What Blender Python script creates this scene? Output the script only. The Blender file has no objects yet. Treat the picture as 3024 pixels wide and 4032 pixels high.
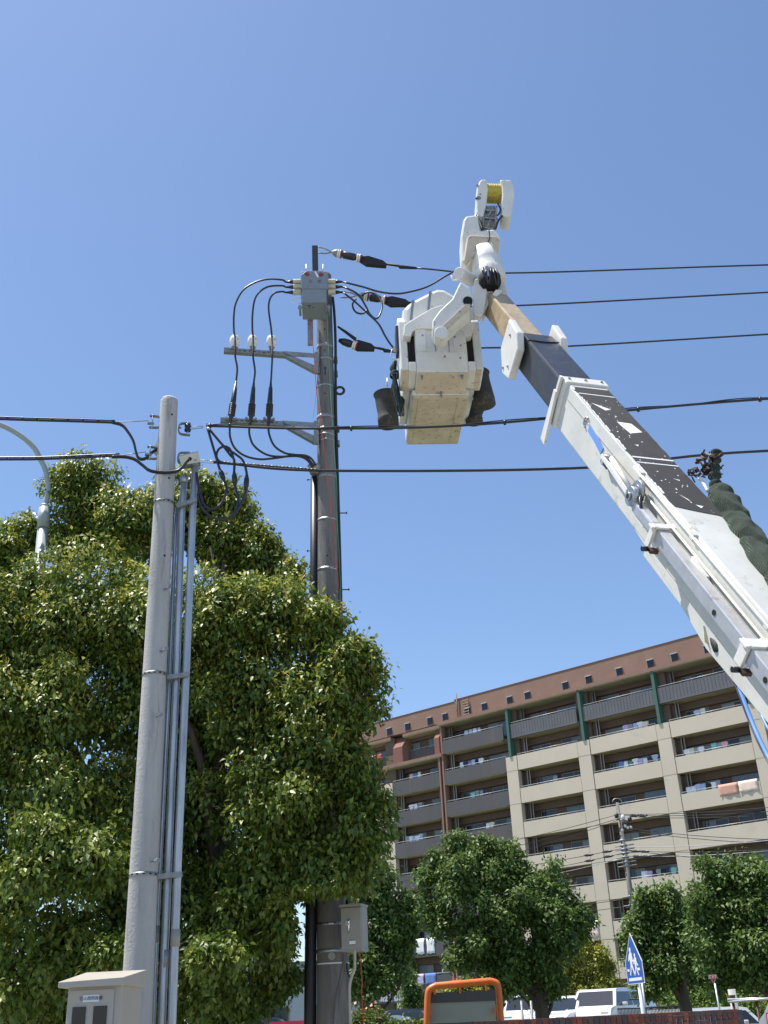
import bpy, math, random
import numpy as np
from mathutils import Vector
from mathutils import noise as mn
rnd = random.Random(7)
rng = np.random.default_rng(11)
scn = bpy.context.scene
COL = scn.collection

# ------------------------------------------------------------------ camera
F = 4110.0                       # focal length in pixels of the 3024 x 4032 photograph
CX, CY = 1512.0, 2016.0
EYE = np.array([0, 0, 1.5])
def _cam(x, y): return np.array([x - CX, -(y - CY), -F])
_up = _cam(1115, -6431); _up /= np.linalg.norm(_up)
_fw = np.array([0, 0, -1.0]); _Y = _fw - _up * _fw.dot(_up); _Y /= np.linalg.norm(_Y); _X = np.cross(_Y, _up)
RM = np.stack([_X, _Y, _up])
cd = bpy.data.cameras.new('camera'); cam = bpy.data.objects.new('camera', cd); COL.objects.link(cam)
cd.sensor_width = 36; cd.sensor_fit = 'AUTO'; cd.lens = F / 4032 * 36; cd.clip_start = 0.1; cd.clip_end = 3000
from mathutils import Matrix
cam.matrix_world = Matrix([list(RM[i]) + [EYE[i]] for i in range(3)] + [[0, 0, 0, 1]])
scn.camera = cam

# ------------------------------------------------------------------ light
SUN_EL = math.radians(71); SUN_AZ = math.radians(-86)    # azimuth from +Y, clockwise positive: behind and to the left
w = bpy.data.worlds.new('World'); scn.world = w; w.use_nodes = True
nt = w.node_tree; nt.nodes.clear()
sky = nt.nodes.new('ShaderNodeTexSky'); sky.sky_type = 'NISHITA'; sky.sun_disc = False
sky.sun_elevation = SUN_EL; sky.sun_rotation = SUN_AZ; sky.air_density = 1.0; sky.dust_density = 0.7; sky.ozone_density = 4.6; sky.altitude = 0
bg = nt.nodes.new('ShaderNodeBackground'); bg.inputs[1].default_value = 0.110
out = nt.nodes.new('ShaderNodeOutputWorld')
nt.links.new(sky.outputs[0], bg.inputs[0]); nt.links.new(bg.outputs[0], out.inputs[0])
sl = bpy.data.lights.new('sun', 'SUN'); sl.energy = 4.3; sl.angle = math.radians(0.53); sl.color = (1, 0.955, 0.89)
so = bpy.data.objects.new('sun', sl); COL.objects.link(so)
sdir = Vector((math.sin(SUN_AZ) * math.cos(SUN_EL), math.cos(SUN_AZ) * math.cos(SUN_EL), math.sin(SUN_EL)))
so.rotation_euler = sdir.to_track_quat('Z', 'Y').to_euler(); so.location = (-20, -20, 60)
vs = scn.view_settings; vs.view_transform = 'Standard'; vs.look = 'None'; vs.exposure = 0.78; vs.gamma = 1

# ------------------------------------------------------------------ pixel helpers (place things at real distances)
def ray(x, y):
    d = RM @ _cam(x, y); return d / np.linalg.norm(d)
def PD(x, y, D):                 # at horizontal distance D
    d = ray(x, y); return EYE + d * D / math.hypot(d[0], d[1])
def PZ(x, y, z):                 # at height z
    d = ray(x, y); return EYE + d * (z - EYE[2]) / d[2]
def PY(x, y, Y):                 # in the plane world-Y = Y
    d = ray(x, y); return EYE + d * Y / d[1]
def inplane(x, y, A, B):
    n = np.cross(B - A, [0, 0, 1.0]); d = ray(x, y); return EYE + d * ((A - EYE).dot(n) / d.dot(n))
def pxm(x, y, D):                # pixels per metre there
    p = PD(x, y, D); zc = -(RM.T @ (p - EYE))[2]; return F / zc

# ------------------------------------------------------------------ materials
def mat(name, col, rough=0.6, metal=0.0, noise=0.0, nscale=8.0, bump=0.0, bscale=40.0, dirt=None, dscale=3.0, damt=0.5, spec=0.5,
        streak=False, trans=0.0, coat=0.0):
    m = bpy.data.materials.new(name); m.use_nodes = True
    t = m.node_tree; b = t.nodes['Principled BSDF']; L = t.links
    b.inputs['Roughness'].default_value = rough; b.inputs['Metallic'].default_value = metal
    b.inputs['Specular IOR Level'].default_value = spec
    if coat: b.inputs['Coat Weight'].default_value = coat
    if trans: b.inputs['Transmission Weight'].default_value = trans
    base = list(col) + [1]
    tc = t.nodes.new('ShaderNodeTexCoord')
    mp = t.nodes.new('ShaderNodeMapping'); L.new(tc.outputs['Object'], mp.inputs[0])
    if streak: mp.inputs['Scale'].default_value = (1, 1, 0.12)
    last = None
    if noise or dirt:
        n = t.nodes.new('ShaderNodeTexNoise'); n.inputs['Scale'].default_value = nscale; n.inputs['Detail'].default_value = 6; n.inputs['Roughness'].default_value = .65
        L.new(mp.outputs[0], n.inputs['Vector'])
        r = t.nodes.new('ShaderNodeValToRGB'); r.color_ramp.elements[0].position = .3; r.color_ramp.elements[1].position = .7
        r.color_ramp.elements[0].color = [c * (1 - noise) for c in col] + [1]
        r.color_ramp.elements[1].color = [min(1, c * (1 + noise)) for c in col] + [1]
        L.new(n.outputs['Fac'], r.inputs[0]); last = r.outputs[0]
        if dirt:
            n2 = t.nodes.new('ShaderNodeTexNoise'); n2.inputs['Scale'].default_value = dscale; n2.inputs['Detail'].default_value = 9; n2.inputs['Roughness'].default_value = .75
            L.new(mp.outputs[0], n2.inputs['Vector'])
            r2 = t.nodes.new('ShaderNodeValToRGB'); r2.color_ramp.elements[0].position = .62 - damt * .16; r2.color_ramp.elements[1].position = .70
            r2.color_ramp.elements[0].color = (0, 0, 0, 1); r2.color_ramp.elements[1].color = (1, 1, 1, 1)
            L.new(n2.outputs['Fac'], r2.inputs[0])
            mx = t.nodes.new('ShaderNodeMixRGB'); mx.inputs[2].default_value = list(dirt) + [1]
            L.new(r2.outputs[0], mx.inputs[0]); L.new(last, mx.inputs[1]); last = mx.outputs[0]
        L.new(last, b.inputs['Base Color'])
    else:
        b.inputs['Base Color'].default_value = base
    if bump:
        n3 = t.nodes.new('ShaderNodeTexNoise'); n3.inputs['Scale'].default_value = bscale; n3.inputs['Detail'].default_value = 5
        L.new(tc.outputs['Object'], n3.inputs['Vector'])
        bp = t.nodes.new('ShaderNodeBump'); bp.inputs['Strength'].default_value = bump; bp.inputs['Distance'].default_value = .02
        L.new(n3.outputs['Fac'], bp.inputs['Height']); L.new(bp.outputs[0], b.inputs['Normal'])
    return m
def leafmat(name, c1, c2, tip, rough=.38, transl=.25, spec=.6):
    m = bpy.data.materials.new(name); m.use_nodes = True
    t = m.node_tree; b = t.nodes['Principled BSDF']; L = t.links
    g = t.nodes.new('ShaderNodeNewGeometry')
    r = t.nodes.new('ShaderNodeValToRGB'); r.color_ramp.elements[0].color = list(c1) + [1]; r.color_ramp.elements[1].color = list(c2) + [1]
    L.new(g.outputs['Random Per Island'], r.inputs[0])
    a = t.nodes.new('ShaderNodeAttribute'); a.attribute_name = 'young'
    mx = t.nodes.new('ShaderNodeMixRGB'); mx.inputs[2].default_value = list(tip) + [1]
    L.new(a.outputs['Fac'], mx.inputs[0]); L.new(r.outputs[0], mx.inputs[1])
    L.new(mx.outputs[0], b.inputs['Base Color']); b.inputs['Roughness'].default_value = rough; b.inputs['Specular IOR Level'].default_value = spec
    tr = t.nodes.new('ShaderNodeBsdfTranslucent'); L.new(mx.outputs[0], tr.inputs[0])
    ms = t.nodes.new('ShaderNodeMixShader'); ms.inputs[0].default_value = transl
    L.new(b.outputs[0], ms.inputs[1]); L.new(tr.outputs[0], ms.inputs[2]); L.new(ms.outputs[0], t.nodes['Material Output'].inputs[0])
    return m
M = {}
M['concrete'] = mat('weathered_concrete', (.41, .40, .38), .85, noise=.17, nscale=4, bump=.35, bscale=45, dirt=(.23, .22, .20), dscale=7, damt=.5, streak=True)
M['concrete_dark'] = mat('stained_concrete', (.18, .172, .16), .85, noise=.35, nscale=2.6, bump=.3, bscale=50, dirt=(.045, .042, .038), dscale=4, damt=.9, streak=True)
M['galv'] = mat('galvanised_steel', (.42, .44, .46), .42, metal=.75, noise=.28, nscale=14, bump=.06, streak=True)
M['galv_dull'] = mat('dull_galvanised_steel', (.27, .28, .28), .55, metal=.45, noise=.25, nscale=20, dirt=(.13, .09, .06), dscale=9, damt=.2)
M['darksteel'] = mat('dark_steel', (.06, .06, .062), .5, metal=.4, noise=.2)
M['rubber'] = mat('black_rubber', (.012, .012, .014), .38, noise=.2, spec=.6)
M['rubber_matt'] = mat('black_cover', (.014, .014, .014), .7, noise=.3, bump=.4, bscale=25)
M['plastic_black'] = mat('black_plastic_pipe', (.012, .012, .014), .5)
M['porcelain'] = mat('white_porcelain', (.72, .70, .64), .25, spec=.6)
M['redring'] = mat('red_band', (.25, .03, .02), .5)
M['greybox'] = mat('grey_switch_paint', (.20, .235, .265), .5, noise=.12, dirt=(.13, .13, .11), dscale=7, damt=.25)
M['bushing'] = mat('cream_bushing', (.62, .58, .42), .5, noise=.1)
M['white'] = mat('white_worn_paint', (.68, .67, .62), .45, noise=.10, nscale=5, dirt=(.20, .17, .13), dscale=10, damt=.22, spec=.4)
M['white_clean'] = mat('white_boom_paint', (.60, .60, .55), .45, noise=.09, nscale=3, dirt=(.36, .33, .27), dscale=5, damt=.25)
M['beige_under'] = mat('scuffed_beige_floor', (.56, .48, .36), .6, noise=.16, nscale=3, dirt=(.06, .045, .03), dscale=15, damt=.48)
M['fibre'] = mat('fibreglass_boom', (.40, .31, .19), .4, noise=.25, nscale=6, dirt=(.22, .19, .16), dscale=4, damt=.7)
M['blueblack'] = mat('blue_black_boom', (.04, .043, .05), .32, noise=.3, nscale=7, dirt=(.09, .085, .075), dscale=5, damt=.3)
M['tape'] = mat('black_nonslip_tape', (.035, .033, .031), .75, noise=.25, nscale=3, dirt=(.7, .68, .64), dscale=16, damt=-.15)
M['alu'] = mat('brushed_aluminium', (.58, .58, .58), .35, metal=.55, noise=.12, nscale=9, dirt=(.3, .28, .27), dscale=6, damt=.3)
M['slot'] = mat('dark_slot', (.006, .006, .007), .8)
M['netting'] = mat('green_netting', (.045, .068, .045), .9, noise=.45, nscale=3)
_t = M['netting'].node_tree; _b = _t.nodes['Principled BSDF']; _w = _t.nodes.new('ShaderNodeTexWave'); _w.inputs['Scale'].default_value = 34; _w.inputs['Distortion'].default_value = 2.5
_tc = [n for n in _t.nodes if n.type == 'TEX_COORD'][0]; _t.links.new(_tc.outputs['Object'], _w.inputs['Vector']); _bp = _t.nodes.new('ShaderNodeBump'); _bp.inputs['Strength'].default_value = .9; _bp.inputs['Distance'].default_value = .012
_t.links.new(_w.outputs['Fac'], _bp.inputs['Height']); _t.links.new(_bp.outputs[0], _b.inputs['Normal'])
M['brownjunk'] = mat('rusty_brown_clips', (.06, .03, .02), .6, noise=.4)
M['canvas'] = mat('worn_black_canvas', (.045, .042, .036), .8, noise=.4, nscale=9, dirt=(.22, .2, .16), dscale=4, damt=.3)
M['rope_dark'] = mat('dark_green_rope', (.018, .035, .032), .7, noise=.4, nscale=60)
M['rope_yellow'] = mat('yellow_rope', (.55, .44, .07), .6, noise=.3, nscale=40)
M['rope_red'] = mat('red_rope', (.55, .06, .04), .6)
M['rope_green'] = mat('green_rope', (.06, .35, .2), .6)
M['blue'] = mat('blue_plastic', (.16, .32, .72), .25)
M['chrome'] = mat('mirror_finish', (.75, .8, .88), .05, metal=1)
M['beige_metal'] = mat('beige_cabinet_paint', (.43, .39, .325), .45, noise=.04, nscale=3, spec=.5)
M['greige'] = mat('grey_cabinet_paint', (.30, .285, .25), .45, noise=.05)
M['glass_dark'] = mat('dark_glass', (.012, .014, .018), .12)
M['lampgrey'] = mat('painted_lamp_pole', (.30, .35, .35), .45, noise=.06)
M['cream'] = mat('cream_painted_wall', (.58, .50, .395), .8, noise=.05, nscale=.25, dirt=(.48, .42, .34), dscale=.35, damt=.3)
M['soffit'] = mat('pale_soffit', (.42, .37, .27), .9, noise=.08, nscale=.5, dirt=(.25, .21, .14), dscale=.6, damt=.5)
M['greypanel'] = mat('dark_grey_panel', (.088, .082, .084), .7, noise=.1, nscale=.5, dirt=(.15, .14, .13), dscale=.8, damt=.1, streak=True)
M['mesh'] = mat('grey_perforated_panel', (.115, .115, .125), .6, noise=.12, nscale=.9)
M['brown'] = mat('terracotta_wall', (.26, .155, .115), .85, noise=.07, nscale=.4, dirt=(.32, .205, .155), dscale=.5, damt=.5)
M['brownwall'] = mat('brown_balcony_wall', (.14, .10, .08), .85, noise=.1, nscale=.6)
M['redbrown'] = mat('red_brown_pier', (.22, .095, .07), .8, noise=.1)
M['green'] = mat('green_fin_paint', (.055, .13, .095), .5, noise=.08)
M['glass'] = mat('window_glass', (.06, .085, .10), .08, spec=.8)
M['curtain'] = mat('pale_curtain', (.22, .25, .25), .35)
M['frame'] = mat('grey_window_frame', (.22, .22, .21), .5)
M['rail'] = mat('light_rail', (.45, .45, .44), .45, metal=.3)
M['orange'] = mat('orange_pipe_paint', (.72, .16, .025), .4, noise=.08, dirt=(.4, .12, .04), dscale=12, damt=.1)
M['panelgrey'] = mat('grey_board', (.34, .33, .29), .75, noise=.08, nscale=2)
M['blue_sign'] = mat('blue_sign_face', (.015, .09, .42), .4)
M['white_flat'] = mat('white_marking', (.78, .78, .78), .5)
M['red_sign'] = mat('red_sign_face', (.5, .02, .025), .45)
M['darkpaint'] = mat('dark_text_paint', (.03, .03, .035), .6)
M['asphalt'] = mat('asphalt', (.13, .13, .125), .9, noise=.2, nscale=3, bump=.2)
M['ground'] = mat('paved_ground', (.36, .34, .30), .9, noise=.15, nscale=.6)
M['soil'] = mat('soil_and_turf', (.10, .12, .06), .95, noise=.35, nscale=1.5)
M['bark'] = mat('grey_brown_bark', (.085, .065, .05), .9, noise=.35, nscale=6, bump=.6, bscale=18, streak=True)
M['car_white'] = mat('white_car_paint', (.78, .78, .80), .2, coat=.6)
M['car_dark'] = mat('dark_car_paint', (.03, .035, .045), .2, coat=.6)
M['car_red'] = mat('red_car_paint', (.4, .02, .04), .25, coat=.6)
M['carglass'] = mat('car_window', (.02, .025, .03), .06, spec=.8)
M['tyre'] = mat('tyre_rubber', (.015, .015, .015), .85)
M['shed'] = mat('shed_brown', (.12, .075, .05), .8, noise=.1)
M['shedroof'] = mat('grey_shed_roof', (.13, .14, .17), .6, noise=.1)
M['pink'] = mat('salmon_blanket', (.62, .33, .25), .9, noise=.08, nscale=6)
M['palepink'] = mat('pale_pink_blanket', (.85, .66, .56), .9, noise=.05, nscale=6)
M['housewall'] = mat('pale_house_wall', (.5, .52, .54), .8, noise=.04)
CL = {'white': (.80, .80, .82), 'pale blue': (.42, .52, .66), 'navy': (.03, .04, .08), 'purple': (.33, .2, .42), 'teal': (.25, .55, .5), 'black': (.02, .02, .022),
      'blue': (.12, .22, .5), 'red': (.6, .09, .08), 'cream': (.72, .66, .5), 'grey': (.3, .31, .33), 'pink': (.7, .42, .42), 'green': (.12, .3, .16), 'lilac': (.5, .42, .62)}
for k, c in CL.items(): M['cloth_' + k] = mat(k.replace(' ', '_') + '_cloth', c, .9, noise=.08, nscale=9)
# brick cap material
def brickmat():
    m = bpy.data.materials.new('brick_tile'); m.use_nodes = True; t = m.node_tree; b = t.nodes['Principled BSDF']; L = t.links
    g = t.nodes.new('ShaderNodeNewGeometry'); r = t.nodes.new('ShaderNodeValToRGB'); r.color_ramp.interpolation = 'CONSTANT'
    e = r.color_ramp.elements; e[0].color = (.10, .05, .045, 1); e[1].color = (.20, .055, .03, 1); e[1].position = .75
    for p, c in ((.2, (.14, .055, .04, 1)), (.4, (.07, .055, .055, 1)), (.55, (.12, .075, .06, 1)), (.9, (.26, .075, .035, 1))):
        x = e.new(p); x.color = c
    L.new(g.outputs['Random Per Island'], r.inputs[0]); L.new(r.outputs[0], b.inputs['Base Color']); b.inputs['Roughness'].default_value = .7
    return m
M['brick'] = brickmat()
M['mortar'] = mat('dark_mortar', (.09, .085, .08), .9)
M['leaf_camphor'] = leafmat('camphor_leaves', (.055, .112, .016), (.185, .245, .036), (.54, .54, .10), .43, .28, .45)
M['leaf_dark'] = leafmat('dark_green_leaves', (.06, .12, .028), (.18, .25, .06), (.28, .35, .09), .5, .32, .4)
M['leaf_yellow'] = leafmat('yellow_green_foliage', (.18, .21, .03), (.36, .35, .05), (.42, .38, .06), .6, .2, .3)
M['leaf_hedge'] = leafmat('hedge_leaves', (.06, .12, .02), (.14, .2, .03), (.3, .3, .05), .6, .2, .3)
M['petal'] = mat('pink_blossom', (.75, .4, .33), .8)

# ------------------------------------------------------------------ mesh builder
OFF = {}
def nrm(v): v = np.asarray(v, float); return v / (np.linalg.norm(v) + 1e-12)
class MB:
    def __init__(s): s.v = []; s.f = []; s.mi = []; s.n = 0; s.mats = []; s.sm = []
    def m(s, k):
        if k not in s.mats: s.mats.append(k)
        return s.mats.index(k)
    def add(s, vs, fs, mk, smooth=False):
        i = s.m(mk)
        s.v.extend([tuple(map(float, p)) for p in vs]); s.f.extend([tuple(a + s.n for a in q) for q in fs]); s.mi.extend([i] * len(fs)); s.sm.extend([smooth] * len(fs)); s.n += len(vs)
        return s
    def box(s, c, size, mk, ax=None):        # centre, full size, axes rows
        ax = np.eye(3) if ax is None else np.asarray(ax); c = np.asarray(c, float); h = np.asarray(size) / 2
        vs = [c + ax[0] * h[0] * a + ax[1] * h[1] * b + ax[2] * h[2] * d for a in (-1, 1) for b in (-1, 1) for d in (-1, 1)]
        return s.add(vs, [(0, 1, 3, 2), (4, 6, 7, 5), (0, 4, 5, 1), (2, 3, 7, 6), (0, 2, 6, 4), (1, 5, 7, 3)], mk)
    def hexa(s, vs, mk):                     # 8 points: bottom 4 (ccw), top 4
        return s.add(vs, [(3, 2, 1, 0), (4, 5, 6, 7), (0, 1, 5, 4), (1, 2, 6, 5), (2, 3, 7, 6), (3, 0, 4, 7)], mk)
    def prism(s, poly, vec, mk, mk2=None, mkside=None):    # polygon (3D pts) extruded by vec
        poly = [np.asarray(p, float) for p in poly]; n = len(poly); vec = np.asarray(vec, float)
        vs = poly + [p + vec for p in poly]
        s.add(vs, [tuple(range(n))[::-1]], mk); base = s.n - 2 * n
        i = s.m(mk2 or mk); s.f.append(tuple(base + n + k for k in range(n))); s.mi.append(i); s.sm.append(False)
        j = s.m(mkside or mk)
        for k in range(n):
            s.f.append((base + k, base + (k + 1) % n, base + n + (k + 1) % n, base + n + k)); s.mi.append(j); s.sm.append(False)
        return s
    def tube(s, pts, r, mk, n=8, caps=True, smooth=True):
        pts = [np.asarray(p, float) for p in pts]; rs = r if hasattr(r, '__len__') else [r] * len(pts)
        vs = []; fs = []; u = None
        for i, p in enumerate(pts):
            t = pts[min(i + 1, len(pts) - 1)] - pts[max(i - 1, 0)]
            if np.linalg.norm(t) < 1e-7 or rs[i] == 0: t = pts[-1] - pts[0] if np.linalg.norm(pts[-1] - pts[0]) > 1e-6 else t
            t = nrm(t)
            if u is None:
                a = np.array([0, 0, 1.0]) if abs(t[2]) < .9 else np.array([1.0, 0, 0]); u = nrm(np.cross(t, a))
            else:
                u = nrm(u - t * u.dot(t))
            b = np.cross(t, u)
            for k in range(n):
                an = 2 * math.pi * k / n; vs.append(p + (u * math.cos(an) + b * math.sin(an)) * rs[i])
        for i in range(len(pts) - 1):
            for k in range(n): fs.append((i * n + k, i * n + (k + 1) % n, (i + 1) * n + (k + 1) % n, (i + 1) * n + k))
        s.add(vs, fs, mk, smooth)
        if caps:
            b0 = s.n - len(vs); i = s.m(mk)
            s.f.append(tuple(b0 + k for k in range(n))[::-1]); s.f.append(tuple(b0 + (len(pts) - 1) * n + k for k in range(n))); s.mi += [i, i]; s.sm += [False, False]
        return s
    def cyl(s, a, b, r, mk, n=12, r2=None): return s.tube([a, b], [r, r if r2 is None else r2], mk, n)
    def cable(s, pts, r, mk, n=6, sub=6): return s.tube(smooth_pts(pts, sub), r, mk, n)
    def build(s, name, parent=None, bevel=0, mats=None):
        off = OFF[parent.name] if parent is not None else np.zeros(3)
        va = np.array(s.v, float) - off
        me = bpy.data.meshes.new(name); me.from_pydata(va.tolist(), [], s.f)
        for k in s.mats: me.materials.append(M[k])
        me.polygons.foreach_set('material_index', s.mi); me.polygons.foreach_set('use_smooth', s.sm); me.update()
        o = bpy.data.objects.new(name, me); COL.objects.link(o)
        if parent is not None: o.parent = parent; OFF[o.name] = off
        else:
            c = np.array(s.v).mean(0); c[2] = np.array(s.v)[:, 2].min(); me.transform(Matrix.Translation(-Vector(c))); o.location = c; OFF[o.name] = c
        if bevel:
            b = o.modifiers.new('bevel', 'BEVEL'); b.width = bevel; b.segments = 2; b.limit_method = 'ANGLE'; b.angle_limit = math.radians(35); b.harden_normals = False
        return o
def smooth_pts(P, sub=6):
    P = [np.asarray(p, float) for p in P]
    if len(P) < 3: return P
    Q = [2 * P[0] - P[1]] + P + [2 * P[-1] - P[-2]]; o = []
    for i in range(1, len(Q) - 2):
        for k in range(sub):
            t = k / sub; a, b, c, d = Q[i - 1], Q[i], Q[i + 1], Q[i + 2]
            o.append(.5 * (2 * b + (c - a) * t + (2 * a - 5 * b + 4 * c - d) * t * t + (3 * b - a - 3 * c + d) * t ** 3))
    o.append(P[-1]); return o
def tag(o, label=None, cat=None, group=None, kind=None):
    if label: o['label'] = label
    if cat: o['category'] = cat
    if group: o['group'] = group
    if kind: o['kind'] = kind
    return o
def thing(name, label, cat, loc, group=None):
    o = bpy.data.objects.new(name, None); COL.objects.link(o); o.location = loc; OFF[o.name] = np.array(loc, float); o.empty_display_size = .3
    return tag(o, label, cat, group)
def tube3(pxs, D, r, mk, mb=None, n=6, sub=6):      # cable through pixels, distance interpolated
    D0, D1 = D if hasattr(D, '__len__') else (D, D); k = len(pxs) - 1
    mb = mb or MB(); mb.cable([PD(x, y, D0 + (D1 - D0) * i / k) for i, (x, y) in enumerate(pxs)], r, mk, n, sub); return mb
def lathe(mb, c, axis, prof, mk, n=16):              # profile [(dist along axis, radius)]
    a = nrm(axis); return mb.tube([np.asarray(c) + a * (t + i * 1e-5) for i, (t, r) in enumerate(prof)], [max(r, 1e-4) for t, r in prof], mk, n)
def textmesh(name, body, size, origin, right, up, mk, parent=None, ext=.003, align='CENTER'):
    cu = bpy.data.curves.new(name, 'FONT'); cu.body = body; cu.size = size; cu.extrude = ext; cu.align_x = align; cu.align_y = 'CENTER'
    t = bpy.data.objects.new(name, cu); COL.objects.link(t)
    dg = bpy.context.evaluated_depsgraph_get(); me = bpy.data.meshes.new_from_object(t.evaluated_get(dg)); bpy.data.objects.remove(t)
    right = nrm(right); up = nrm(up); nn = np.cross(right, up); off = OFF[parent.name] if parent is not None else np.zeros(3); c = np.asarray(origin) - off
    me.transform(Matrix([[right[i], up[i], nn[i], c[i]] for i in range(3)] + [[0, 0, 0, 1]]))
    me.materials.clear(); me.materials.append(M[mk]); o = bpy.data.objects.new(name, me); COL.objects.link(o)
    if parent is not None: o.parent = parent; OFF[o.name] = off
    return o

# ================================================================== SETTING
G2 = 0.15                                   # the car park and flats stand a little higher than the road
mb = MB(); mb.add([(-900, -900, 0), (900, -900, 0), (900, 1500, 0), (-900, 1500, 0)], [(0, 1, 2, 3)], 'ground')
tag(mb.build('ground'), kind='structure')
mb = MB(); mb.add([(-60, -9, .004), (60, -9, .004), (60, 7.5, .004), (-60, 7.5, .004)], [(0, 1, 2, 3)], 'asphalt'); tag(mb.build('road'), kind='structure')
mb = MB(); mb.box((0, 7.65, .06), (120, .15, .13), 'concrete'); tag(mb.build('kerb'), kind='structure')
mb = MB(); mb.box((0, 414.6, G2 / 2 - .05), (1200, 800, G2 + .1), 'soil'); tag(mb.build('raised_ground'), kind='structure')
mb = MB(); mb.box((20.5, 51.5, .25), (33, 27, .54), 'asphalt'); tag(mb.build('car_park_surface'), kind='structure')

# ================================================================== APARTMENT BUILDING
O = PD(2357.3, 3197.8, 91.0); O[2] = 0
SV = np.array([.7644, -.6448, 0]); NV = np.array([.6448, .7644, 0]); UP = np.array([0, 0, 1.0]); AX = [SV, NV, UP]
def FP(s, off, z): return O + SV * s + NV * off + UP * z
def fbox(mb, s0, s1, o0, o1, z0, z1, mk): return mb.box(FP((s0 + s1) / 2, (o0 + o1) / 2, (z0 + z1) / 2), (abs(s1 - s0), abs(o1 - o0), abs(z1 - z0)), mk, AX)
flats = thing('apartment_building', 'long nine storey block of flats with cream columns, dark balconies and a terracotta top', 'building', FP(0, 0, G2))
ZB, FH, PH = 3.59, 2.917, 1.29
bays = [(-31.1, -24.83 + 1.27, 0), (-22.35, -16.5, 1), (-15.9, -8.8, 2), (-7.55, -1.27, 3), (0, 6.27, 4), (7.52, 14.04, 5), (15.3, 21.8, 6)]
S0, S1 = -31.3, 23.2
mb = MB()
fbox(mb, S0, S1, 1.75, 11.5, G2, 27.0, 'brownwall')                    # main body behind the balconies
fbox(mb, S1, S1 + .15, -.05, 11.5, G2 + 2.6, 27, 'cream'); fbox(mb, S0 - .15, S0, -.05, 11.5, G2 + 2.6, 27, 'cream')
mb.build('wall', flats)
mb = MB()
fbox(mb, -14.35, S1 + .1, .35, 11.3, 27.12, 29.02, 'brown'); fbox(mb, S0 - .1, -14.352, .37, 11.3, 27.12, 28.86, 'brown')
fbox(mb, -14.4, S1 + .15, .31, 11.35, 29.022, 29.07, 'redbrown'); fbox(mb, S0 - .15, -14.402, .33, 11.35, 28.862, 28.91, 'redbrown')
mb.build('parapet', flats)
mb = MB()
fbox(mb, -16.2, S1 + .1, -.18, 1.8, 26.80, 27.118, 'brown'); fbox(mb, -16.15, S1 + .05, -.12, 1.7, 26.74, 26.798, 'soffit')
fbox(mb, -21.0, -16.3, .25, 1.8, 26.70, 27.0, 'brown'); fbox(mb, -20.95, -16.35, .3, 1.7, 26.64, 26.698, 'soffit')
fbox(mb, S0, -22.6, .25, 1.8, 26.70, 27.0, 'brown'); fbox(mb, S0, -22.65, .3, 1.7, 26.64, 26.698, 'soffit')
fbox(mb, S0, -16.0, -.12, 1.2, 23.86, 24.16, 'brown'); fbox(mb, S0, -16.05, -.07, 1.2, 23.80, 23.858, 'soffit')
mb.build('roof_eave', flats)
for s in (-27.4, -22.76, -20.35, -17.49, -15.59, -12.81, -10.86, -7.95, -5.96, -1.89, .52, 3.58, 6.56, 8.8, 11.75, 16.3):
    mb = MB(); fbox(mb, s - .27, s + .27, .29, .38, 27.32, 27.9, 'glass_dark'); fbox(mb, s - .32, s + .32, .2, .38, 27.902, 27.98, 'rail'); fbox(mb, s - .33, s - .27, .27, .36, 27.3, 27.9, 'frame')
    mb.build('vent_window', flats)
mb = MB()
for a in (-13.2, -12.65): fbox(mb, a - .04, a + .04, .2, .26, 27.12, 28.9, 'brown')
for k in range(6): fbox(mb, -13.25, -12.6, .18, .25, 27.3 + k * .27, 27.36 + k * .27, 'soffit')
mb.build('roof_ladder', flats)
mb = MB(); mb.cyl(FP(-13.95, .2, 27.1), FP(-13.95, .2, 29.6), .07, 'brown', 6); mb.build('vent_pipe', flats)
for c0 in (-32.4, -23.6, -8.8, -1.27, 6.27, 14.04, 21.8):
    mb = MB(); zt = ZB + 6 * FH + PH - .006
    for k in range(7):
        z0 = ZB + k * FH - (.0 if k else .02); z1 = min(z0 + FH - .035, zt) if k < 6 else zt
        fbox(mb, c0 + .03, c0 + 1.22, -.03, .5, z0 + .01, z1, 'cream')
    fbox(mb, c0 + .06, c0 + 1.19, -.015, .49, ZB, zt - .05, 'greige')
    mb.build('column', flats)
    mb = MB(); fbox(mb, c0 + .35, c0 + .9, .1, 1.7, G2, ZB + .02, 'cream'); mb.build('ground_floor_pillar', flats)
for c0 in (-8.32, -.62, 6.6, 14.4):
    mb = MB(); fbox(mb, c0, c0 + .27, -.12, .22, ZB + 6 * FH + PH, 26.95, 'green'); fbox(mb, c0 + .27, c0 + .33, .1, 1.75, ZB + 6 * FH + PH, 26.7, 'green')
    mb.build('green_fin', flats)
# red-brown piers around the dark bays
for a, b, o0, z1 in ((-16.5, -16.32, -.02, 23.8), (-16.08, -15.9, -.02, 26.75)):
    mb = MB(); fbox(mb, a, b, o0, 1.2, G2, z1, 'brown'); mb.build('brown_pier', flats)
mb = MB(); fbox(mb, -16.318, -16.082, .5, 1.2, G2, 26.7, 'redbrown'); mb.build('recessed_strip', flats)
for a in (-22.2, -16.95):
    mb = MB(); w_ = 1.2 if a < -20 else .6
    mb.prism([FP(a, .1, 24.16), FP(a, 1.7, 24.16), FP(a, 1.7, 27.0), FP(a, 1.15, 27.0), FP(a, .1, 25.75)], SV * w_, 'brown', mkside='redbrown'); mb.build('sloped_pier', flats)
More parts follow.
